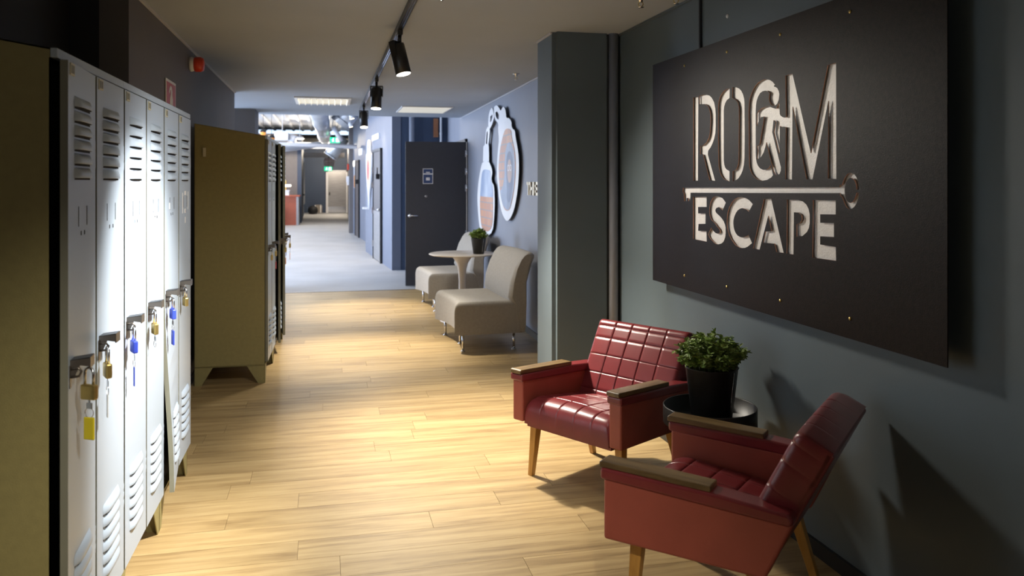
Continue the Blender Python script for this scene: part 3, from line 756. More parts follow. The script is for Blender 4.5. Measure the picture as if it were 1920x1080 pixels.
T6 = [(-.075,1.40,.02,.10), (.085,1.41,.016,.09), (.0,1.448,.055,.02), (-.005,1.36,.04,.02), (.0,1.315,.02,.03)]
T4 = [(-.01,1.40,.08,.035), (-.01,1.335,.03,.045)]
T5 = [(-.06,1.395,.02,.028)]
Y1 = 2.325
locker_unit(Y1, -.70, 2, (3.5, .2), 0, 'grey two-door steel locker nearest the camera with olive side panel')
locker_unit(Y1+2*DW, -.70, 2, (.2, .2), 0, 'brightly lit grey two-door steel locker in the middle of the near row', tapes={1: T4})
locker_unit(Y1+4*DW, -.70, 2, (.2, .2), 0, 'grey two-door steel locker with a bent door at the far end of the near row', bend={0: 6.5}, tapes={0: T5, 1: T6})
RZ2 = -math.atan2(.037, 1.78)
locker_unit(6.325, -.447, 2, (.3, .3), RZ2, 'grey two-door locker of the far row showing its full olive side')
locker_unit(6.325+2*DW, -.447+2*DW*.0208, 3, (7.0, 9.0, 1.0), RZ2, 'three-door locker at the far end of the far row with doors ajar')

# ---- olive side tab on far locker
t = MB().box((-.885, 6.318, 1.69), (-.865, 6.325, 1.755)).build('label_holder', M_plate); tag(t, 'small cream label holder stuck high on the olive locker side', 'label holder')

# ---- padlocks
def padlock(x, y, z, body_m, tagm=None, label='', size=1.0, turn=0, tag_kind='tag', key=True):
    p = empty('padlock', (x, y, z), turn)       # hang point: top of the shackle
    tag(p, label, 'padlock', 'padlocks on the locker doors')
    s = size
    pts = [(0, -.013*s, -.045*s), (0, -.013*s, -.016*s)] + [(0, -.013*s*math.cos(a), -.016*s+.014*s*math.sin(a)) for a in [math.pi*k/8 for k in range(1, 8)]] + [(0, .013*s, -.016*s), (0, .013*s, -.045*s)]
    MB().tube(pts, .0036*s, 8).build('shackle', M_chrome, p)
    MB().box((-.008*s, -.022*s, -.083*s), (.008*s, .022*s, -.044*s)).build('body', body_m, p, bevel=.004*s)
    zb = -.083*s
    if key:
        MB().box((-.0012, -.009*s, zb-.024*s), (.0012, .009*s, zb-.008*s)).box((-.001, -.003*s, zb-.01*s), (.001, .003*s, zb+.002)).build('key', M_chrome, p, bevel=.0008)
    if tagm or key:
        cz = zb-.034*s
        MB().tube([(0, .013*s*math.cos(a), cz+.013*s*math.sin(a)) for a in [2*math.pi*k/16 for k in range(16)]], .0012, 6, closed=True).build('key_ring', M_chrome, p)
    if tagm:
        z1 = zb-.045*s
        if tag_kind == 'tag':
            h = .058*s
            MB().box((-.003, -.016*s, z1-h), (.003, .016*s, z1)).build('key_tag', tagm, p, bevel=.003)
            if tagm is M_yellow:
                tg = p.children[-1]
                MB().box((.003, -.009*s, z1-h+.017), (.0034, .009*s, z1-.010)).build('name_window', mat('tag_window', (.42, .34, .02), .3, var=.03), tg)
        else:
            MB().box((-.002, -.006*s, z1-.062*s), (.002, .006*s, z1)).build('key_tag', tagm, p, bevel=.002)
    return p
px = -.655
padlock(px+.035, Y1+.047, 1.005, M_brass, M_yellow, 'large brass padlock with a yellow key tag on the nearest locker door', 1.05, R(62))
padlock(px, Y1+DW+.024, 0.997, M_brass, M_white, 'brass padlock with a clear white key tag on the second locker door', 1.15, R(25), 'strip')
padlock(px, Y1+2*DW+.024, 0.997, M_blue_p, M_blue_p, 'blue padlock with a slim blue tag on the third locker door', 1.1, R(25), 'strip')
padlock(px, Y1+3*DW+.024, 0.997, M_brass, None, 'brass padlock with only a key ring on the fourth locker door', 1.1, R(25))
padlock(px+.005, Y1+4*DW+.024, 0.999, M_blue_p, M_blue_p, 'blue padlock with a pale blue tag on the bent fifth locker door', 1.1, R(25), 'tag')
padlock(px, Y1+5*DW+.024, 0.999, M_brass, None, 'small brass padlock without a tag on the sixth locker door', 1.05, R(25), key=False)
qx = -.40
padlock(qx, 6.36, 0.997, M_brass, None, 'brass padlock on the first door of the far locker row', 1.0, 0)
padlock(qx+.008, 6.72, 0.997, M_brass, M_redtag, 'brass padlock with a red tag in the far locker row', 1.0, 0)
padlock(qx+.066, 7.07, 0.997, M_brass, M_orange, 'brass padlock with an orange tag in the far locker row', 1.0, 0)
padlock(qx+.086, 7.42, 1.007, M_brass, M_orange, 'brass padlock with a slim orange tag on an ajar far door', 1.0, 0, 'strip')
padlock(qx+.035, 7.77, 1.010, M_brass, M_blue_p, 'brass padlock with a blue tag at the end of the far row', 1.0, 0)

# ================================================================== RED ARMCHAIRS
def red_chair(loc, rz, label):
    c = empty('armchair', loc, rz); tag(c, label, 'armchair', 'red leatherette armchairs')
    Wc = .36
    for s in (-1, 1):
        a = MB()
        # side panel, its rear edge raked with the back
        x0, x1 = sorted((s*(Wc-.082), s*(Wc-.010)))
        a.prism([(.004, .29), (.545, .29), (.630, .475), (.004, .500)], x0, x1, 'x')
        a.build('arm_panel', M_redlit, c, bevel=.010, seg=3)
        x0, x1 = sorted((s*(Wc-.088), s*(Wc-.002)))
        MB().prism([(-.006, .494), (.622, .468), (.632, .485), (.620, .505), (.40, .522), (-.006, .532)], x0, x1, 'x').build('arm_pad', M_red, c, bevel=.014, seg=3)
        x0, x1 = sorted((s*(Wc-.084), s*(Wc-.010)))
        MB().prism([(-.012, .532), (.375, .521), (.375, .541), (-.004, .554), (-.012, .551)], x0, x1, 'x').build('armrest', M_armwood, c, bevel=.004)
    # seat
    gx = [-.165, -.055, .055, .165]
    def bend(p):
        x, y, z = p
        k = max(0, 1-y/.10)
        if z > .02: z -= .035*k*k + .055*(y/.5)
        return (x, y, z)
    MB().cushion(.545, .48, .135, .035, 22, 22, gx, [.11, .22, .33, .43], .0045, .0045, .014, shape=bend, M=Matrix.Translation((0, .012, .285))).build('seat', M_red, c)
    # backrest: padded slab leaning back
    th = math.atan2(.195, .385)
    Mb = Matrix.Translation((0, .435, .335)) @ Matrix.Rotation(-th, 4, 'X')      # local z along the back, y through it
    H = .455
    # cushion built with its face along +z, then stood up (face towards -y)
    Mr = Mb @ Matrix(((1,0,0,0),(0,0,-1,.105),(0,1,0,0),(0,0,0,1)))
    gxb = [-.165, -.055, .055, .165]
    MB().cushion(.60, H, .118, .028, 24, 24, gxb, [.06, .152, .25, .345, .412], .0045, .0045, .012, M=Mr).build('backrest', M_red, c)
    MB().box((-.30, .085, .0), (.30, .112, H-.006), M=Mb).build('back_panel', M_red, c, bevel=.008)
    # seat frame under the cushion
    MB().box((-.27, .03, .268), (.27, .515, .288)).build('seat_frame', M_red, c)
    for s in (-1, 1):
        for (y0, dy) in ((.10, -.018), (.485, .085)):
            x = s*.272
            m = MB(); a, b_ = .022, .0135
            p0 = Vector((x, y0, .29)); p1 = Vector((x+s*.02, y0+dy, 0))
            vs = [(p1.x-b_, p1.y-b_, 0), (p1.x+b_, p1.y-b_, 0), (p1.x+b_, p1.y+b_, 0), (p1.x-b_, p1.y+b_, 0),
                  (p0.x-a, p0.y-a, .289), (p0.x+a, p0.y-a, .289), (p0.x+a, p0.y+a, .289), (p0.x-a, p0.y+a, .289)]
            m.add(vs, [(0,3,2,1),(4,5,6,7),(0,1,5,4),(1,2,6,5),(2,3,7,6),(3,0,4,7)])
            m.build('leg', M_legwood, c, bevel=.003)
    return c
red_chair((1.106, 3.737, 0), R(-58.8), 'red leatherette armchair facing the camera beside the pillar')
red_chair((1.161, 2.864, 0), R(-135), 'red leatherette armchair in the right foreground turned away from the camera')

# ================================================================== SIDE TABLE + PLANTS
def plant(loc, r0, r1, h, spread, fh, nst, label, plabel, seed, leaf=.016):
    p = empty('potted_plant', loc); tag(p, label, 'plant', 'potted green plants')
    MB().lathe([(0, 0), (r0, 0), (r1, h), (r1+.003, h+.002), (r1-.004, h+.002), (r1-.008, h-.02), (0, h-.02)], 40, cap=False).build('pot', M_pot, p)
    MB().lathe([(0, h-.018), (r1-.009, h-.018)], 24, cap=False).build('soil', M_soil, p)
    k = R(-62)
    MB().tube([((r0+.002)*math.cos(k), (r0+.002)*math.sin(k), .01), ((r1+.001)*math.cos(k), (r1+.001)*math.sin(k), h*.97)], .0016, 6).build('seam', M_chrome, p)
    rn = random.Random(seed)
    st, lf = MB(), MB()
    for i in range(nst):
        a = rn.random()*2*math.pi; rr = math.sqrt(rn.random())
        e = Vector((math.cos(a)*rr*spread, math.sin(a)*rr*spread, h + fh*(1-.55*rr*rr)*(.62+.45*rn.random())))
        b = Vector((math.cos(a)*rr*r1*.75, math.sin(a)*rr*r1*.75, h-.02))
        mid = (b+e)/2 + Vector((0, 0, .02))
        pts = [b, (b+mid)/2, mid, (mid+e)/2, e]
        st.tube(pts, .0016, 5)
        for j in range(10):
            t = .30 + .70*j/9
            q = b*(1-t)**2 + mid*2*t*(1-t) + e*t*t
            axis = (e-b).normalized()
            for w in range(3):
                dr = Vector((rn.uniform(-1, 1), rn.uniform(-1, 1), rn.uniform(-.25, .7))).normalized()
                sd = dr.cross(Vector((0, 0, 1))); 
                if sd.length < .1: sd = Vector((1, 0, 0))
                sd.normalize()
                up = sd.cross(dr).normalized()
                L = leaf*rn.uniform(.7, 1.3); B = L*.42
                o0 = q
                vs = [o0, o0+dr*L*.35+sd*B*.8+up*.002, o0+dr*L*.75+sd*B*.75+up*.002, o0+dr*L+up*.0, o0+dr*L*.75-sd*B*.75+up*.002, o0+dr*L*.35-sd*B*.8+up*.002, o0+dr*L*.55-up*.001]
                lf.add(vs, [(0,1,6),(1,2,6),(2,3,6),(3,4,6),(4,5,6),(5,0,6)], 0, False)
    st.build('stems', M_stem, p)
    f = lf.build('foliage', M_leaf, p); f['kind'] = 'stuff'
    return p
TC = (1.665, 3.325)
t = empty('side_table', (*TC, 0)); tag(t, 'black round tray side table between the two red armchairs', 'table')
MB().lathe([(0, .425), (.196, .425), (.205, .430), (.205, .505), (.202, .508), (.199, .505), (.199, .436), (0, .436)], 56, cap=False).build('tray', M_pot, t)
for k in range(3):
    a = R(200 + 120*k)
    MB().cyl((.15*math.cos(a), .15*math.sin(a), .428), (.185*math.cos(a), .185*math.sin(a), .0), .008, 10).build('leg', M_steel, t)
plant((1.685, 3.345, .437), .088, .116, .235, .165, .15, 120, 'bushy small-leaved green plant in a tall black pot on the side table', '', 3, .023)

# ================================================================== GREY LOUNGE CHAIRS + WHITE TABLE
def lounge(loc, rz, label):
    c = empty('lounge_chair', loc, rz); tag(c, label, 'lounge chair', 'grey fabric lounge chairs')
    # local: x across (-.47..+.47), y from front to back
    Wd = .92
    def sh(p):
        x, y, z = p
        t = x/(Wd/2)
        y2 = y + .075*(1-t*t)*(1-y/.62)            # hollow front edge
        if z > .05: z += .030*(abs(t)**2.2) - .012
        # the block widens a little towards the back
        x2 = x*(1+.05*(y/.62))
        return (x2, y2, z)
    MB().cushion(Wd, .60, .275, .045, 30, 18, (), (), 0, .01, .006, shape=sh, M=Matrix.Translation((0, 0, .155))).build('seat', M_fabric, c)
    # curved back: loft of sections across the width
    m = MB(); ns = 28
    prof = [(.535, .40), (.515, .47), (.535, .60), (.580, .73), (.635, .815), (.68, .855), (.715, .868), (.745, .862), (.762, .845), (.762, .82), (.735, .76), (.690, .60), (.668, .40), (.660, .20), (.645, .150), (.60, .150), (.58, .2), (.56, .3)]
    vs = []; K = len(prof)
    for i in range(ns+1):
        t = -1 + 2*i/ns
        e = max(0, (abs(t)-.90)/.10)
        sc = 1 - .16*e*e
        cy, cz = .64, .5
        for (y, z) in prof:
            yy = cy + (y-cy)*(1-.30*e*e); zz = cz + (z-cz)*(1-.035*e*e)
            yy += -.04*(t*t)*(1 if z > .42 else .4) + .01
            vs.append((t*.485, yy, zz))
    fs = [(i*K+j, (i+1)*K+j, (i+1)*K+(j+1) % K, i*K+(j+1) % K) for i in range(ns) for j in range(K)]
    m.add(vs, fs, 0, True)
    m.add(vs[:K], [list(range(K))]); m.add(vs[-K:], [list(range(K))[::-1]])
    m.build('backrest', M_fabric, c)
    for (x, y) in ((-.40, .09), (.40, .09), (-.43, .55), (.43, .55), (0.05, .14)):
        MB().cyl((x, y, .008), (x, y, .16), .0115, 14).lathe([(0, 0), (.021, 0), (.021, .006), (.012, .012), (0, .012)], 16, M=Matrix.Translation((x, y, 0)), cap=False).build('leg', M_chrome, c)
    return c
lounge((1.07, 7.50, 0), R(-90+3), 'warm grey fabric lounge chair nearest the pillar')
lounge((1.12, 9.78, 0), R(-90+3), 'pale grey fabric lounge chair behind the white round table')
t = empty('pedestal_table', (1.44, 8.72, 0)); tag(t, 'white round pedestal table with trumpet-shaped foot', 'table')
MB().lathe([(0, .700), (.20, .702), (.345, .713), (.362, .722), (.362, .727), (.355, .731), (0, .731)], 56, cap=False).build('table_top', M_tablew, t)
MB().lathe([(.24, 0), (.24, .006), (.16, .022), (.085, .06), (.05, .13), (.038, .25), (.037, .42), (.045, .54), (.062, .62), (.10, .68), (.15, .702)], 40, cap=True).build('pedestal', M_tablew, t)
plant((1.60, 8.60, .732), .058, .082, .165, .098, .10, 60, 'small green plant in a black pot on the white pedestal table', '', 8, .024)
# ================================================================== OPEN DOOR
hx = 2.005
d = empty('door_1', (hx, 11.70, 0), R(-90+3.5)); d['kind'] = 'structure'
# local -y... leaf runs along local -x after the turn: build in local axes x across the leaf, y thickness
d.rotation_euler = (0, 0, R(180-3.2))
MB().box((.015, -.02, .008), (.895, .02, 2.09)).build('leaf', M_door, d, bevel=.002)
for z in (.75, 1.42, 1.66, 1.92):
    MB().cyl((.006, .026, z-.05), (.006, .026, z+.05), .011, 12).box((.0, .018, z-.05), (.03, .024, z+.05)).build('hinge', M_chrome, d)
MB().box((.004, -.020, .01), (.014, .020, 2.09)).build('edge_strip', M_white, d)
m = MB().lathe([(0, 0), (.026, 0), (.026, .010), (0, .010)], 20, M=Matrix.Translation((.835, .02, 1.02)) @ Matrix.Rotation(R(-90), 4, 'X'), cap=False)
m.tube([(.835, .03, 1.02), (.835, .06, 1.02), (.81, .066, 1.02), (.72, .066, 1.02)], .009, 10)
m.build('lever_handle', M_chrome, d)
pl = MB().box((.50, .02, 1.48), (.645, .023, 1.70)).build('plaque', M_paper, d)
MB().box((.507, .023, 1.487), (.638, .0236, 1.615)).build('lower_field', M_navyp, pl)
MB().box((.507, .023, 1.63), (.638, .0236, 1.693)).build('upper_field', M_navyp, pl)
MB().box((.545, .0236, 1.640), (.60, .0240, 1.652)).build('upper_mark', M_paper, pl)
MB().box((.545, .0236, 1.53), (.60, .0240, 1.548)).box((.545, .0236, 1.552), (.60, .0240, 1.57)).build('lower_mark', M_paper, pl)
MB().lathe([(0, 0), (.018, 0), (.017, .004), (0, .004)], 18, M=Matrix.Translation((.60, .02, 1.30)) @ Matrix.Rotation(R(-90), 4, 'X'), cap=False).build('door_viewer', M_steel, d)
# jamb on the wall
struct(MB().box((1.985, 11.72, 0), (2.03, 11.78, 2.14)).box((1.985, 12.62, 0), (2.05, 12.68, 2.14)).box((1.985, 11.72, 2.10), (2.05, 12.68, 2.14)).build('trim_6', M_wall2))
# things on the dark return behind the door
t = MB().cyl((1.42, 13.88, 0), (1.42, 13.88, 3.6), .045, 20).build('riser_pipe', M_blue); tag(t, 'pale blue vertical pipe showing above the open door', 'pipe')
t = MB().cyl((1.92, 13.86, 0), (1.92, 13.86, 3.6), .018, 12).box((1.90, 13.86, 2.32), (1.94, 13.9, 2.36)).build('conduit', M_pipe); tag(t, 'thin white conduit in the corner above the open door', 'conduit')
t = MB().box((1.80, 13.90, 2.28), (1.88, 13.95, 2.60)).box((1.815, 13.885, 2.36), (1.865, 13.905, 2.50)).build('junction_box', mat('rust_box', (.30, .12, .05), .6, var=.1)); tag(t, 'small rust-coloured box high beside the thin conduit', 'box')

# ================================================================== HANDCUFF WALL ART
def K(poly):           # u = 10 - y in metres, z; set out on the wall plane, which stands a little deeper
    return [((10-u)*KF, 1.5+(z-1.5)*KF) for u, z in poly]
KF = 1.022
ART = empty('wall_art', (1.952, 9.2, 0)); tag(ART, 'white handcuff-shaped cut-out board with printed pictures on the blue wall', 'wall art')
ART.rotation_euler = (0, 0, -math.atan2(.115, 8.6))
big = [(0.984,2.103),(1.012,2.167),(0.834,2.216),(0.761,2.281),(0.725,2.374),(0.885,2.392),(1.046,2.345),(1.135,2.297),(1.216,2.323),(1.295,2.337),(1.393,2.3),(1.431,2.241),(1.444,2.198),(1.6,2.184),(1.72,2.137),(1.72,2.09),(1.791,2.049),(1.884,2.039),(1.924,1.951),(2.009,1.855),(2.064,1.762),(2.075,1.62),(2.036,1.465),(1.952,1.334),(1.838,1.212),(1.691,1.133),(1.538,1.085),(1.38,1.092),(1.183,1.176),(1.046,1.316),(0.998,1.431),(0.927,1.548),(0.92,1.695),(0.977,1.87),(1.046,1.983)]
big_in = [(1.348,2.052),(1.249,1.987),(1.135,1.892),(1.067,1.779),(1.033,1.664),(1.067,1.49),(1.135,1.375),(1.216,1.291),(1.348,1.209),(1.507,1.19),(1.66,1.219),(1.78,1.33),(1.867,1.438),(1.924,1.57),(1.935,1.701),(1.896,1.82),(1.809,1.904),(1.732,1.974),(1.72,2.049),(1.538,2.081),(1.412,2.073)]
big_hole = [(0.834,2.313),(0.927,2.312),(1.033,2.274),(1.033,2.209),(0.942,2.223),(0.856,2.259)]
lnk = [(0.765,2.281),(0.65,2.389),(0.497,2.364),(0.396,2.295),(0.38,2.18),(0.459,2.133),(0.574,2.159),(0.687,2.205),(0.775,2.258)]
lnk_h = [(0.65,2.298),(0.536,2.287),(0.513,2.217),(0.59,2.227),(0.665,2.267)]
neck = [(0.34,2.183),(0.219,2.144),(0.136,1.974),(0.027,1.947),(-0.007,1.763),(0.419,1.752),(0.404,1.931),(0.38,1.963),(0.482,2.127)]
neck_h = [(0.316,2.13),(0.259,2.11),(0.21,1.978),(0.284,1.967),(0.34,2.081)]
sml = [(-0.007,1.763),(-0.12,1.709),(-0.252,1.587),(-0.361,1.455),(-0.416,1.287),(-0.361,1.121),(-0.27,0.959),(-0.12,0.845),(0.34,0.85),(0.65,0.915),(0.754,1.071),(0.791,1.281),(0.754,1.43),(0.71,1.477),(0.62,1.501),(0.574,1.55),(0.65,1.61),(0.597,1.672),(0.497,1.719),(0.419,1.752)]
sml_in = [(0.01,1.666),(-0.094,1.554),(-0.164,1.374),(-0.199,1.209),(-0.146,1.031),(-0.042,0.906),(0.34,0.897),(0.612,0.958),(0.68,1.083),(0.695,1.309),(0.68,1.459),(0.574,1.504),(0.513,1.581),(0.544,1.627),(0.419,1.652)]
def MA(x):   # plane at local x, 2D (y,z)
    return Matrix(((0,0,1,x),(1,0,0,-9.2),(0,1,0,0),(0,0,0,1)))
def smooth(poly, it=2):
    for _ in range(it):
        q = []
        for i in range(len(poly)):
            a, b = poly[i], poly[(i+1) % len(poly)]
            q += [(a[0]*.75+b[0]*.25, a[1]*.75+b[1]*.25), (a[0]*.25+b[0]*.75, a[1]*.25+b[1]*.75)]
        poly = q
    return poly
flat([smooth(K(big), 1), smooth(K(big_hole), 1)], .012, MA(-.004), 'large_cuff', [M_artwhite, M_black], ART, 1)
flat([smooth(K(lnk), 1), K(lnk_h)], .012, MA(-.006), 'chain_link', [M_artwhite, M_black], ART, 1)
flat([K(neck), K(neck_h)], .012, MA(-.002), 'chain_neck', [M_artwhite, M_black], ART, 1)
flat([smooth(K(sml), 1)], .012, MA(-.004), 'small_cuff', [M_artwhite, M_black], ART, 1)
pic = flat([smooth(K(big_in))], .002, MA(-.0125), 'large_picture', [M_brickprint], ART)
flat([smooth(K(sml_in))], .002, MA(-.0125), 'small_picture', [M_art_small], ART)
def el(cu, cz, ru, rz, n=28, a0=0, a1=360):
    return [(cu+ru*math.cos(R(a0+(a1-a0)*i/n)), cz+rz*math.sin(R(a0+(a1-a0)*i/n))) for i in range(n)]
hood = [(1.30,1.24),(1.507,1.195),(1.66,1.225),(1.77,1.34),(1.86,1.46),(1.90,1.58),(1.90,1.72),(1.84,1.84),(1.74,1.90),(1.62,1.93),(1.50,1.91),(1.42,1.84),(1.38,1.72),(1.38,1.6),(1.33,1.5),(1.22,1.42),(1.13,1.42),(1.16,1.36),(1.22,1.30)]
flat([smooth(K(hood))], .001, MA(-.0140), 'hood_print', [M_hood], pic)
flat([smooth(K([(1.50,1.30),(1.66,1.28),(1.78,1.42),(1.82,1.56),(1.80,1.74),(1.70,1.83),(1.56,1.83),(1.47,1.74),(1.46,1.6),(1.52,1.46)]))], .001, MA(-.0147), 'hood_shadow_print', [M_hood_dark], pic)
flat([K(el(1.64, 1.62, .115, .125))], .001, MA(-.0153), 'face_print', [M_face], pic)
for cu in (1.585, 1.70):
    flat([K(el(cu, 1.655, .05, .034)), K(el(cu, 1.655, .038, .024))], .001, MA(-.0160), 'spectacles_print', [M_artwhite], pic)

# gold letters beside the pillar
t = empty('wall_lettering', (1.935, 7.80, 1.375)); tag(t, 'gold letters THIE on the blue wall, cut off by the pillar', 'lettering')
x0 = 0
for ch, w in (('T', .125), ('H', .14), ('I', .062), ('E', .12)):
    L = MB(); h = .13; s = .027
    if ch == 'T': L.box((0, -w+.01, h-.03), (.012, 0, h)).box((0, -w/2-s/2+.005, 0), (.012, -w/2+s/2+.005, h))
    if ch == 'H': L.box((0, -s, 0), (.012, 0, h)).box((0, -w+.012, 0), (.012, -w+.012+s, h)).box((0, -w+.02, h/2-.014), (.012, -.01, h/2+.014))
    if ch == 'I': L.box((0, -s, 0), (.012, 0, h))
    if ch == 'E': L.box((0, -s, 0), (.012, 0, h)).box((0, -w+.02, 0), (.012, 0, .028)).box((0, -w+.02, h-.028), (.012, 0, h)).box((0, -w+.03, h/2-.014), (.012, 0, h/2+.014))
    L.build('letter', M_gold, t, (0, -x0, 0)); x0 += w

# ================================================================== HALL
def on_wall(A, B, s, off=0):
    A, B = Vector(A), Vector(B); d_ = (B-A).normalized(); n_ = Vector((-d_.y, d_.x))
    return A + d_*s + n_*off
# door, emblem and plate on the first blue hall wall (runs from (.83,17.9) to (1.09,13.93))
AW, BW = (1.09, 13.93), (.83, 17.9)
ang = math.atan2(BW[1]-AW[1], BW[0]-AW[0])
def frame_on(name, s, z=0):
    p = on_wall(AW, BW, s, 0)
    return empty(name, (p.x, p.y, z), ang)
e = frame_on('door_2', 1.79); e['kind'] = 'structure'
MB().box((-.53, 0, 0), (.53, .03, 2.09)).build('leaf', M_doorbr, e, bevel=.003)
MB().box((-.58, -.01, 0), (-.53, .045, 2.14)).box((.53, -.01, 0), (.58, .045, 2.14)).box((-.58, -.01, 2.09), (.58, .045, 2.14)).build('frame', M_black, e)
MB().box((-.40, .03, 1.56), (-.32, .10, 1.66)).cyl((-.36, .07, 1.66), (-.36, .07, 1.78), .012, 10).build('door_closer', M_black, e)
MB().cyl((-.38, .03, .99), (-.38, .07, .99), .018, 12).tube([(-.38, .07, .99), (-.20, .07, .985)], .012, 8).build('lever_handle', M_chrome, e)
for z in (1.75, 1.45, .95, .30): MB().box((.50, .03, z-.06), (.56, .06, z+.06)).build('hinge', M_chrome, e)
MB().box((-.52, .03, .02), (.52, .034, .95)).build('kick_plate', M_steel, e)
t = frame_on('flask_emblem', 3.08); tag(t, 'white flask-outline emblem with orange print on the hall wall', 'wall art')
MF = Matrix(((1,0,0,0),(0,0,-1,.03),(0,1,0,0),(0,0,0,1)))
outl = [(-.02,.94),(.02,.94),(.06,1.25),(.25,1.45),(.40,1.75),(.45,2.05),(.36,2.1),(.24,2.1),(.22,2.3),(.08,2.38),(-.08,2.38),(-.22,2.3),(-.24,2.1),(-.36,2.1),(-.45,2.05),(-.40,1.75),(-.25,1.45),(-.06,1.25)]
inn = [(x*.72, 1.72+(z-1.72)*.78) for x, z in outl if 1.3 < z < 2.08]
flat([smooth(outl, 1), el(0, 2.2, .14, .11)], .03, MF, 'outline_board', [M_artwhite], t)
MF2 = Matrix(((1,0,0,0),(0,0,-1,.048),(0,1,0,0),(0,0,0,1)))
flat([el(0, 1.72, .26, .30)], .004, MF2, 'picture', [M_brickprint], t)
MF3 = Matrix(((1,0,0,0),(0,0,-1,.052),(0,1,0,0),(0,0,0,1)))
flat([el(.02, 1.76, .13, .2)], .002, MF3, 'red_figure_print', [M_signred], t)
t = frame_on('name_board', 2.15); tag(t, 'small white name board above the brown hall door', 'sign')
MB().box((-.5, 0, 2.33), (.5, .02, 2.44)).build('board', M_artwhite, t)
MB().box((-.5, .02, 2.335), (.5, .022, 2.34)).build('edge_line', M_steel, t)
t = MB().box((.76, 17.55, .93), (.86, 17.85, .965)).box((.845, 17.66, .80), (.87, 17.74, .95)).build('wall_shelf', M_artwhite); tag(t, 'small white shelf at the end of the first blue hall wall', 'shelf')
# second wall
AW, BW = (1.12, 17.9), (.77, 24.4); ang = math.atan2(BW[1]-AW[1], BW[0]-AW[0])
e = frame_on('door_3', 4.95); e['kind'] = 'structure'
MB().box((-.5, 0, 0), (.5, .03, 2.05)).build('leaf', M_doorbr, e)
MB().box((-.56, -.01, 0), (-.5, .045, 2.11)).box((.5, -.01, 0), (.56, .045, 2.11)).box((-.56, -.01, 2.05), (.56, .045, 2.11)).build('frame', M_black, e)
MB().box((-.45, .03, 1.46), (-.36, .10, 1.58)).build('door_closer', M_black, e)
t = frame_on('poster', 5.85); tag(t, 'narrow orange and cream print beside the farther hall door', 'poster')
MB().box((-.14, 0, 1.34), (.14, .02, 1.98)).build('board', M_artwhite, t)
MB().box((-.12, .02, 1.36), (.12, .022, 1.70)).build('print', M_orange, t)
t = frame_on('name_board', 4.1); tag(t, 'white name board high on the farther blue hall wall', 'sign')
MB().box((-.45, 0, 2.22), (.45, .02, 2.40)).build('board', M_artwhite, t); MB().box((-.45, .02, 2.225), (.45, .022, 2.235)).build('edge_line', M_steel, t)
t = MB().lathe([(0, 0), (.09, 0), (.08, .04), (0, .05)], 18, M=Matrix.Translation((.80, 23.9, 2.04)) @ Matrix.Rotation(R(-90), 4, 'Y'), cap=False).build('wall_lamp', mat('lamp_glow', (1, .95, .85), .4, emit=(1, .92, .78), estr=3)); tag(t, 'round glowing wall lamp beyond the farther hall door', 'lamp')
t = MB().box((.60, 24.5, 1.87), (.655, 24.68, 2.05)).build('call_point', M_alarm, bevel=.01); tag(t, 'small red alarm box on the hall pier', 'alarm')
t = MB().box((.58, 24.45, 1.50), (.655, 24.75, 1.68)).box((.60, 24.55, 1.42), (.655, 24.72, 1.50)).build('hall_notice', M_artwhite, bevel=.004); tag(t, 'small white notice box on the hall pier', 'sign')

# end wall door, chest, stool
e = empty('door_4', (.52, 41.0, 0)); e['kind'] = 'structure'
MB().box((-.44, -.05, .02), (.44, -.01, 2.02)).build('leaf', M_steel, e)
MB().box((-.54, -.07, 0), (-.44, 0, 2.1)).box((.44, -.07, 0), (.54, 0, 2.1)).box((-.54, -.07, 2.02), (.54, 0, 2.1)).build('frame', M_pipe, e)
MB().box((-.40, -.10, .86), (-.34, -.05, 1.02)).build('lever_handle', M_black, e)
MB().box((-.44, -.06, .02), (.44, -.05, .30)).build('kick_plate', M_chrome, e)
t = empty('chest', (-.40, 40.5, 0)); tag(t, 'grey-brown travel chest against the far navy wall', 'chest')
MB().box((-.2, -.2, .02), (.2, .2, .30)).build('body', M_trunk, t, bevel=.01); MB().prism([(-.2, .30), (.2, .30), (.2, .36), (.13, .41), (-.13, .41), (-.2, .36)], -.2, .2, 'y').build('lid', M_trunk, t)
for xx in (-.15, .11):
    MB().box((xx, -.21, .02), (xx+.04, .2, .40)).build('strap', M_artwhite, t)
t = MB().lathe([(0, 0), (.18, .02), (.24, .16), (.20, .32), (.08, .40), (0, .40)], 20, M=Matrix.Translation((-.62, 39.4, 0)) , cap=False).build('beanbag', M_dark); tag(t, 'black rounded beanbag beside the far chest', 'beanbag')

# bar counter and things on it
t = empty('bar_counter', (-1.75, 29.4, 0)); tag(t, 'red-brown bar counter at the left of the hall', 'counter')
MB().box((-.9, 0, 0), (.72, 1.2, 1.0)).build('body', M_bar, t); MB().box((-.95, -.04, 1.0), (.84, 1.24, 1.045)).build('worktop', M_bar, t)
MB().box((.72, 0, 0), (.80, 1.2, 1.0)).build('end_panel', M_steel, t)
t = MB().box((-2.3, 28.9, 0), (-1.62, 29.3, .68)).box((-2.32, 28.88, .68), (-1.60, 29.32, .70)).build('low_cabinet', M_navy); tag(t, 'low blue-grey cabinet in front of the bar counter', 'cabinet')
t = empty('table_lamp', (-1.42, 30.1, 1.045)); tag(t, 'brass lamp with a glowing white shade on the bar', 'lamp')
MB().lathe([(0, 0), (.10, 0), (.10, .02), (.02, .04), (.015, .30), (0, .30)], 16, cap=False).build('base', M_brass, t)
MB().lathe([(0, .38), (.18, .38), (.20, .34), (.18, .30), (0, .29)], 20, cap=False).build('shade', mat('shade_glow', (1, .95, .85), .4, emit=(1, .93, .78), estr=1.2), t)
MB().lathe([(.0, .56), (.02, .52), (.03, .46), (.012, .42), (.03, .38)], 12, cap=False).build('finial', M_brass, t)
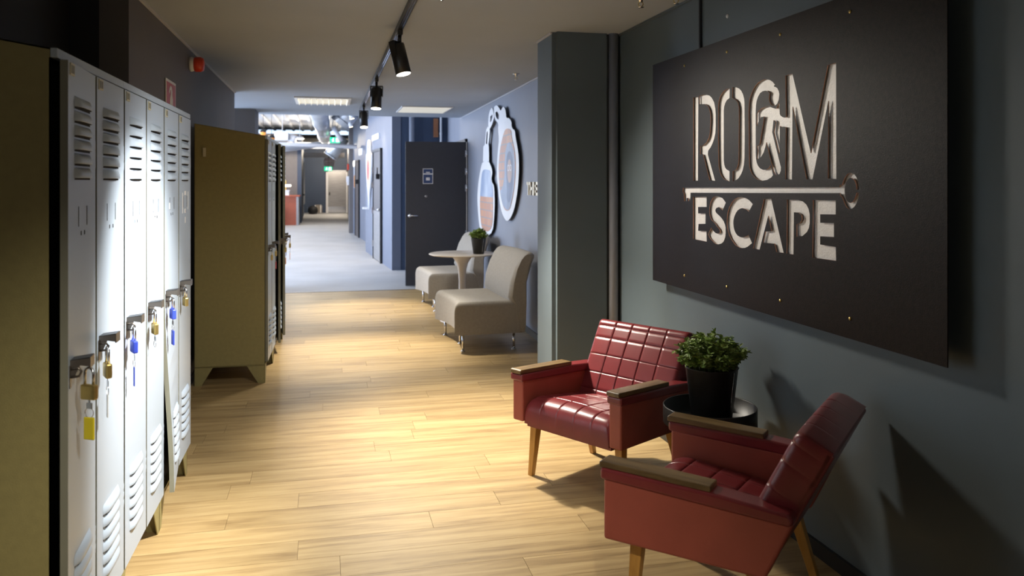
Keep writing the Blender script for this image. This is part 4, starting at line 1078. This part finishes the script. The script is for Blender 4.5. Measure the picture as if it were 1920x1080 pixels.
t = MB().box((-1.50, 29.5, 1.045), (-1.28, 29.7, 1.20)).box((-1.52, 29.48, 1.20), (-1.26, 29.69, 1.23)).build('white_box', M_artwhite); tag(t, 'small white box under the bar lamp', 'box')
t = MB().lathe([(0, 0), (.13, 0), (.16, .05), (.12, .12), (.04, .15), (.03, .20), (0, .20)], 16, M=Matrix.Translation((-1.95, 29.8, 1.045)), cap=False).build('serving_bowl', mat('cream_bowl', (.7, .62, .45), .4, var=.05)); tag(t, 'cream lidded bowl on the bar counter', 'bowl')
t = flat([smooth([(0,0),(.5,.05),(.6,.6),(.45,1.2),(.65,1.5),(.5,1.85),(.2,1.8),(.1,1.3),(-.1,.8)])], .04, Matrix(((0,0,1,-.93),(1,0,0,35.5),(0,1,0,.55),(0,0,0,1))), 'wall_cutout', [M_artwhite]); tag(t, 'tall white cut-out figure on the far navy side wall', 'wall art')
t = MB().box((-1.02, 33.0, 0), (-.93, 34.0, 2.05)).cyl((-.93, 33.9, 1.0), (-.86, 33.9, 1.0), .03, 8).build('door_5', M_dark); struct(t)

# roof services
t = empty('ventilation_duct', (-.20, 15.5, 3.12)); tag(t, 'long round galvanised duct running down the hall roof', 'duct')
MB().cyl((0, 0, 0), (.17, 16.5, -.07), .21, 28).build('pipe', M_duct, t)
for k in range(6):
    MB().tube([(.0103*k*3+.215*math.cos(a), 3*k+.5, -.0125*k+.215*math.sin(a)) for a in [2*math.pi*i/24 for i in range(24)]], .012, 6, closed=True).build('joint_ring', M_duct, t)
t = empty('ventilation_duct', (.36, 20.4, 3.0)); tag(t, 'thick galvanised duct slanting down across the hall roof', 'duct')
MB().cyl((.42, 0, .55), (-.04, .08, -.06), .26, 28).build('pipe', M_duct, t)
dd = Vector((-.46, .08, -.61)).normalized()
for k in (.15, .5, .85):
    c0 = Vector((.42, 0, .55)) + dd*k*.76
    a_ = dd.cross(Vector((0, 1, 0))).normalized(); b_ = dd.cross(a_).normalized()
    MB().tube([tuple(c0 + .265*(a_*math.cos(w)+b_*math.sin(w))) for w in [2*math.pi*i/24 for i in range(24)]], .012, 6, closed=True).build('joint_ring', M_duct, t)
t = empty('ventilation_duct', (.22, 26.6, 2.5)); tag(t, 'short galvanised duct stub hanging below the exit sign', 'duct')
MB().cyl((.30, 0, .45), (-.10, 0, -.16), .22, 24).build('pipe', M_duct, t)
MB().tube([(-.10+.225*math.cos(a)*.83, .225*math.sin(a), -.16-.225*math.cos(a)*.55) for a in [2*math.pi*i/24 for i in range(24)]], .014, 6, closed=True).build('joint_ring', M_duct, t)
t = MB().cyl((-3.2, 22.9, 2.60), (.80, 22.3, 2.46), .055, 16).build('cross_pipe', M_pipe); tag(t, 'white pipe crossing the hall under the roof', 'pipe')
t = MB().cyl((-2.2, 21.5, 2.20), (-.2, 24.6, 2.62), .085, 16).build('slanting_pipe', M_pipe); tag(t, 'thick white pipe slanting up over the bar', 'pipe')
t = MB().cyl((.18, 22.45, 3.0), (.40, 22.5, 2.62), .06, 14).build('drop_pipe', M_pipe); tag(t, 'white drop pipe meeting the crossing pipe above the exit sign', 'pipe')
for i, (yb, zb, lab) in enumerate(((17.5, 3.32, 'nearest white roof beam across the hall'), (20.2, 3.15, 'second white roof beam across the hall'), (30.0, 2.72, 'grey roof beam above the end of the bar'), (37.5, 2.62, 'grey roof beam nearest the far navy wall'))):
    t = MB().box((-4.7, yb, zb), (.6 if i < 2 else .8, yb+.14, zb+.05)).box((-4.7, yb+.055, zb), (.6 if i < 2 else .8, yb+.085, zb+.22)).build('roof_beam', M_hallceil if i < 2 else M_pipe); tag(t, lab, 'beam', 'roof beams')
for i in range(16):          # roof sheet ribs
    x = -4.6 + i*.36
    r_ = MB().prism([(x, 3.62), (x+.14, 3.62), (x+.11, 3.575), (x+.03, 3.575)], 12.45, 33.9, 'y').build('roof_rib', M_hallceil, bpy.data.objects['ceiling_hall'])
t = empty('roof_unit', (-.95, 20.6, 2.62)); tag(t, 'white projector-like box lamp hanging over the bar', 'lamp')
MB().box((-.28, -.2, -.10), (.05, .2, .10)).build('body', M_pipe, t, bevel=.02); MB().cyl((.05, 0, -.02), (.22, 0, -.06), .09, 18).build('lamp_barrel', M_pipe, t); MB().lathe([(0, 0), (.075, 0)], 16, M=Matrix.Translation((.222, 0, -.06)) @ Matrix.Rotation(R(90), 4, 'Y'), cap=False).build('lens', M_bulb, t)
MB().cyl((-.1, 0, .1), (-.1, 0, .95), .01, 6).build('hanger', M_pipe, t)
def exit_sign(loc, label):
    t = empty('exit_sign', loc); tag(t, label, 'exit sign', 'green exit signs')
    MB().box((-.15, -.02, -.085), (.15, .02, .085)).build('box', M_exit, t, bevel=.004)
    flat([[(.02,-.06),(.12,-.06),(.12,.06),(.02,.06)]], .004, Matrix(((1,0,0,0),(0,0,-1,-.022),(0,1,0,0),(0,0,0,1))), 'door_pictogram', [M_exitw], t)
    flat([[(-.10,-.055),(-.07,-.055),(-.055,-.02),(-.04,-.05),(-.02,-.05),(-.035,.0),(-.04,.03),(-.03,.06),(-.06,.065),(-.07,.03),(-.105,.02),(-.10,.005),(-.07,.01)]], .004, Matrix(((1,0,0,0),(0,0,-1,-.022),(0,1,0,0),(0,0,0,1))), 'running_pictogram', [M_exitw], t)
    MB().cyl((0, 0, .085), (0, 0, (3.62 if loc[1] < 34 else 3.3)-loc[2]), .006, 6).build('hanger', M_black, t)
exit_sign((.26, 25.5, 2.80), 'green exit sign hanging nearer under the hall roof')
exit_sign((.07, 33.5, 2.05), 'green exit sign hanging farther below the tiered lamp')
t = empty('tiered_lamp', (.11, 34.8, 2.1)); tag(t, 'pink tiered slat pendant lamp far down the hall', 'pendant lamp')
for k, (r_, z) in enumerate(((.20, .06), (.23, .14), (.25, .22), (.24, .30), (.21, .37))):
    MB().lathe([(r_-.04, z+.05), (r_, z), (r_-.004, z), (r_-.044, z+.05)], 24, cap=False).build('slat_ring', M_pinkshade, t)
MB().cyl((0, 0, .05), (0, 0, 1.2), .02, 8).build('stem', M_black, t)
for (x, y, z, lab) in ((-1.50, 20.6, 2.72, 'dark ball pendant lamp above the far lockers, left one'), (-1.18, 18.6, 2.48, 'dark ball pendant lamp above the far lockers, right one')):
    t = empty('ball_pendant', (x, y, z)); tag(t, lab, 'pendant lamp', 'ball pendant lamps')
    MB().lathe([(.075, -.0), (.07, .04), (.045, .07), (0, .085)], 18, cap=False).build('cap', M_black, t)
    MB().lathe([(0, -.085), (.045, -.07), (.07, -.04), (.075, 0)], 18, cap=False).build('globe', M_orange, t)
    MB().cyl((0, 0, .08), (0, 0, 3.62-z), .005, 6).build('cord', M_black, t)
# hall spotlights washing the blue walls
for (x, y, z, tgt, lab) in ((.50, 16.9, 2.86, (.92, 16.7, .9), 'glowing hall spotlight left of the first blue wall'), (.56, 15.0, 2.90, (1.02, 14.8, .9), 'glowing hall spotlight nearest the corridor'), (.55, 19.4, 2.86, (1.0, 19.3, .9), 'glowing hall spotlight by the farther blue wall')):
    t = empty('hall_spotlight', (x, y, z)); tag(t, lab, 'spotlight', 'hall spotlights')
    d_ = (Vector(tgt)-Vector((x, y, z))).normalized(); Mx = d_.to_track_quat('-Z', 'Y').to_matrix().to_4x4()
    MB().lathe([(0, .06), (.045, .06), (.05, -.06), (.045, -.06)], 16, M=Mx, cap=False).build('barrel', M_pipe, t)
    MB().lathe([(0, -.055), (.045, -.058)], 16, M=Mx, cap=False).build('lens', M_bulb, t)
    MB().cyl((0, 0, .05), (0, 0, 3.62-z), .008, 6).build('stem', M_pipe, t)
    spot('hall_beam', Vector((x, y, z))+d_*.08, tgt, 34, 75, .7, (1, .80, .55))
t = MB().cyl((.53, 14.3, 2.98), (.53, 19.7, 2.98), .02, 8).build('hall_rail', M_pipe); tag(t, 'slim white rail carrying the hall spotlights', 'rail')
# unseen lamps added to brighten the hall roof and end wall
for i, (x, y) in enumerate(((-2.2, 15), (-2.2, 19), (-.9, 29), (.5, 38))):
    zz = 3.3 if y < 27 else 3.0
    t = empty('added_hall_lamp', (x, y, zz)); tag(t, ('white fill lamp added above the corridor mouth', 'white fill lamp added over the side windows', 'white fill lamp added over the bar', 'white fill lamp added before the end wall')[i], 'ceiling lamp', 'added hall fill lamps')
    MB().lathe([(0, .08), (.12, .08), (.16, 0), (.14, 0), (0, .04)], 24, cap=False).build('housing', M_pipe, t)
    MB().cyl((0, 0, .08), (0, 0, (3.62 if y < 34 else 3.3)-zz), .01, 6).build('stem', M_pipe, t)
    l = bpy.data.lights.new('added_hall_light', 'POINT'); l.energy = (70, 70, 110, 190)[i]; l.color = (1, .86, .68); l.shadow_soft_size = .1
    if l.energy:
        o = bpy.data.objects.new('added_hall_light', l); COL.objects.link(o); o.location = (x, y, zz-.08)
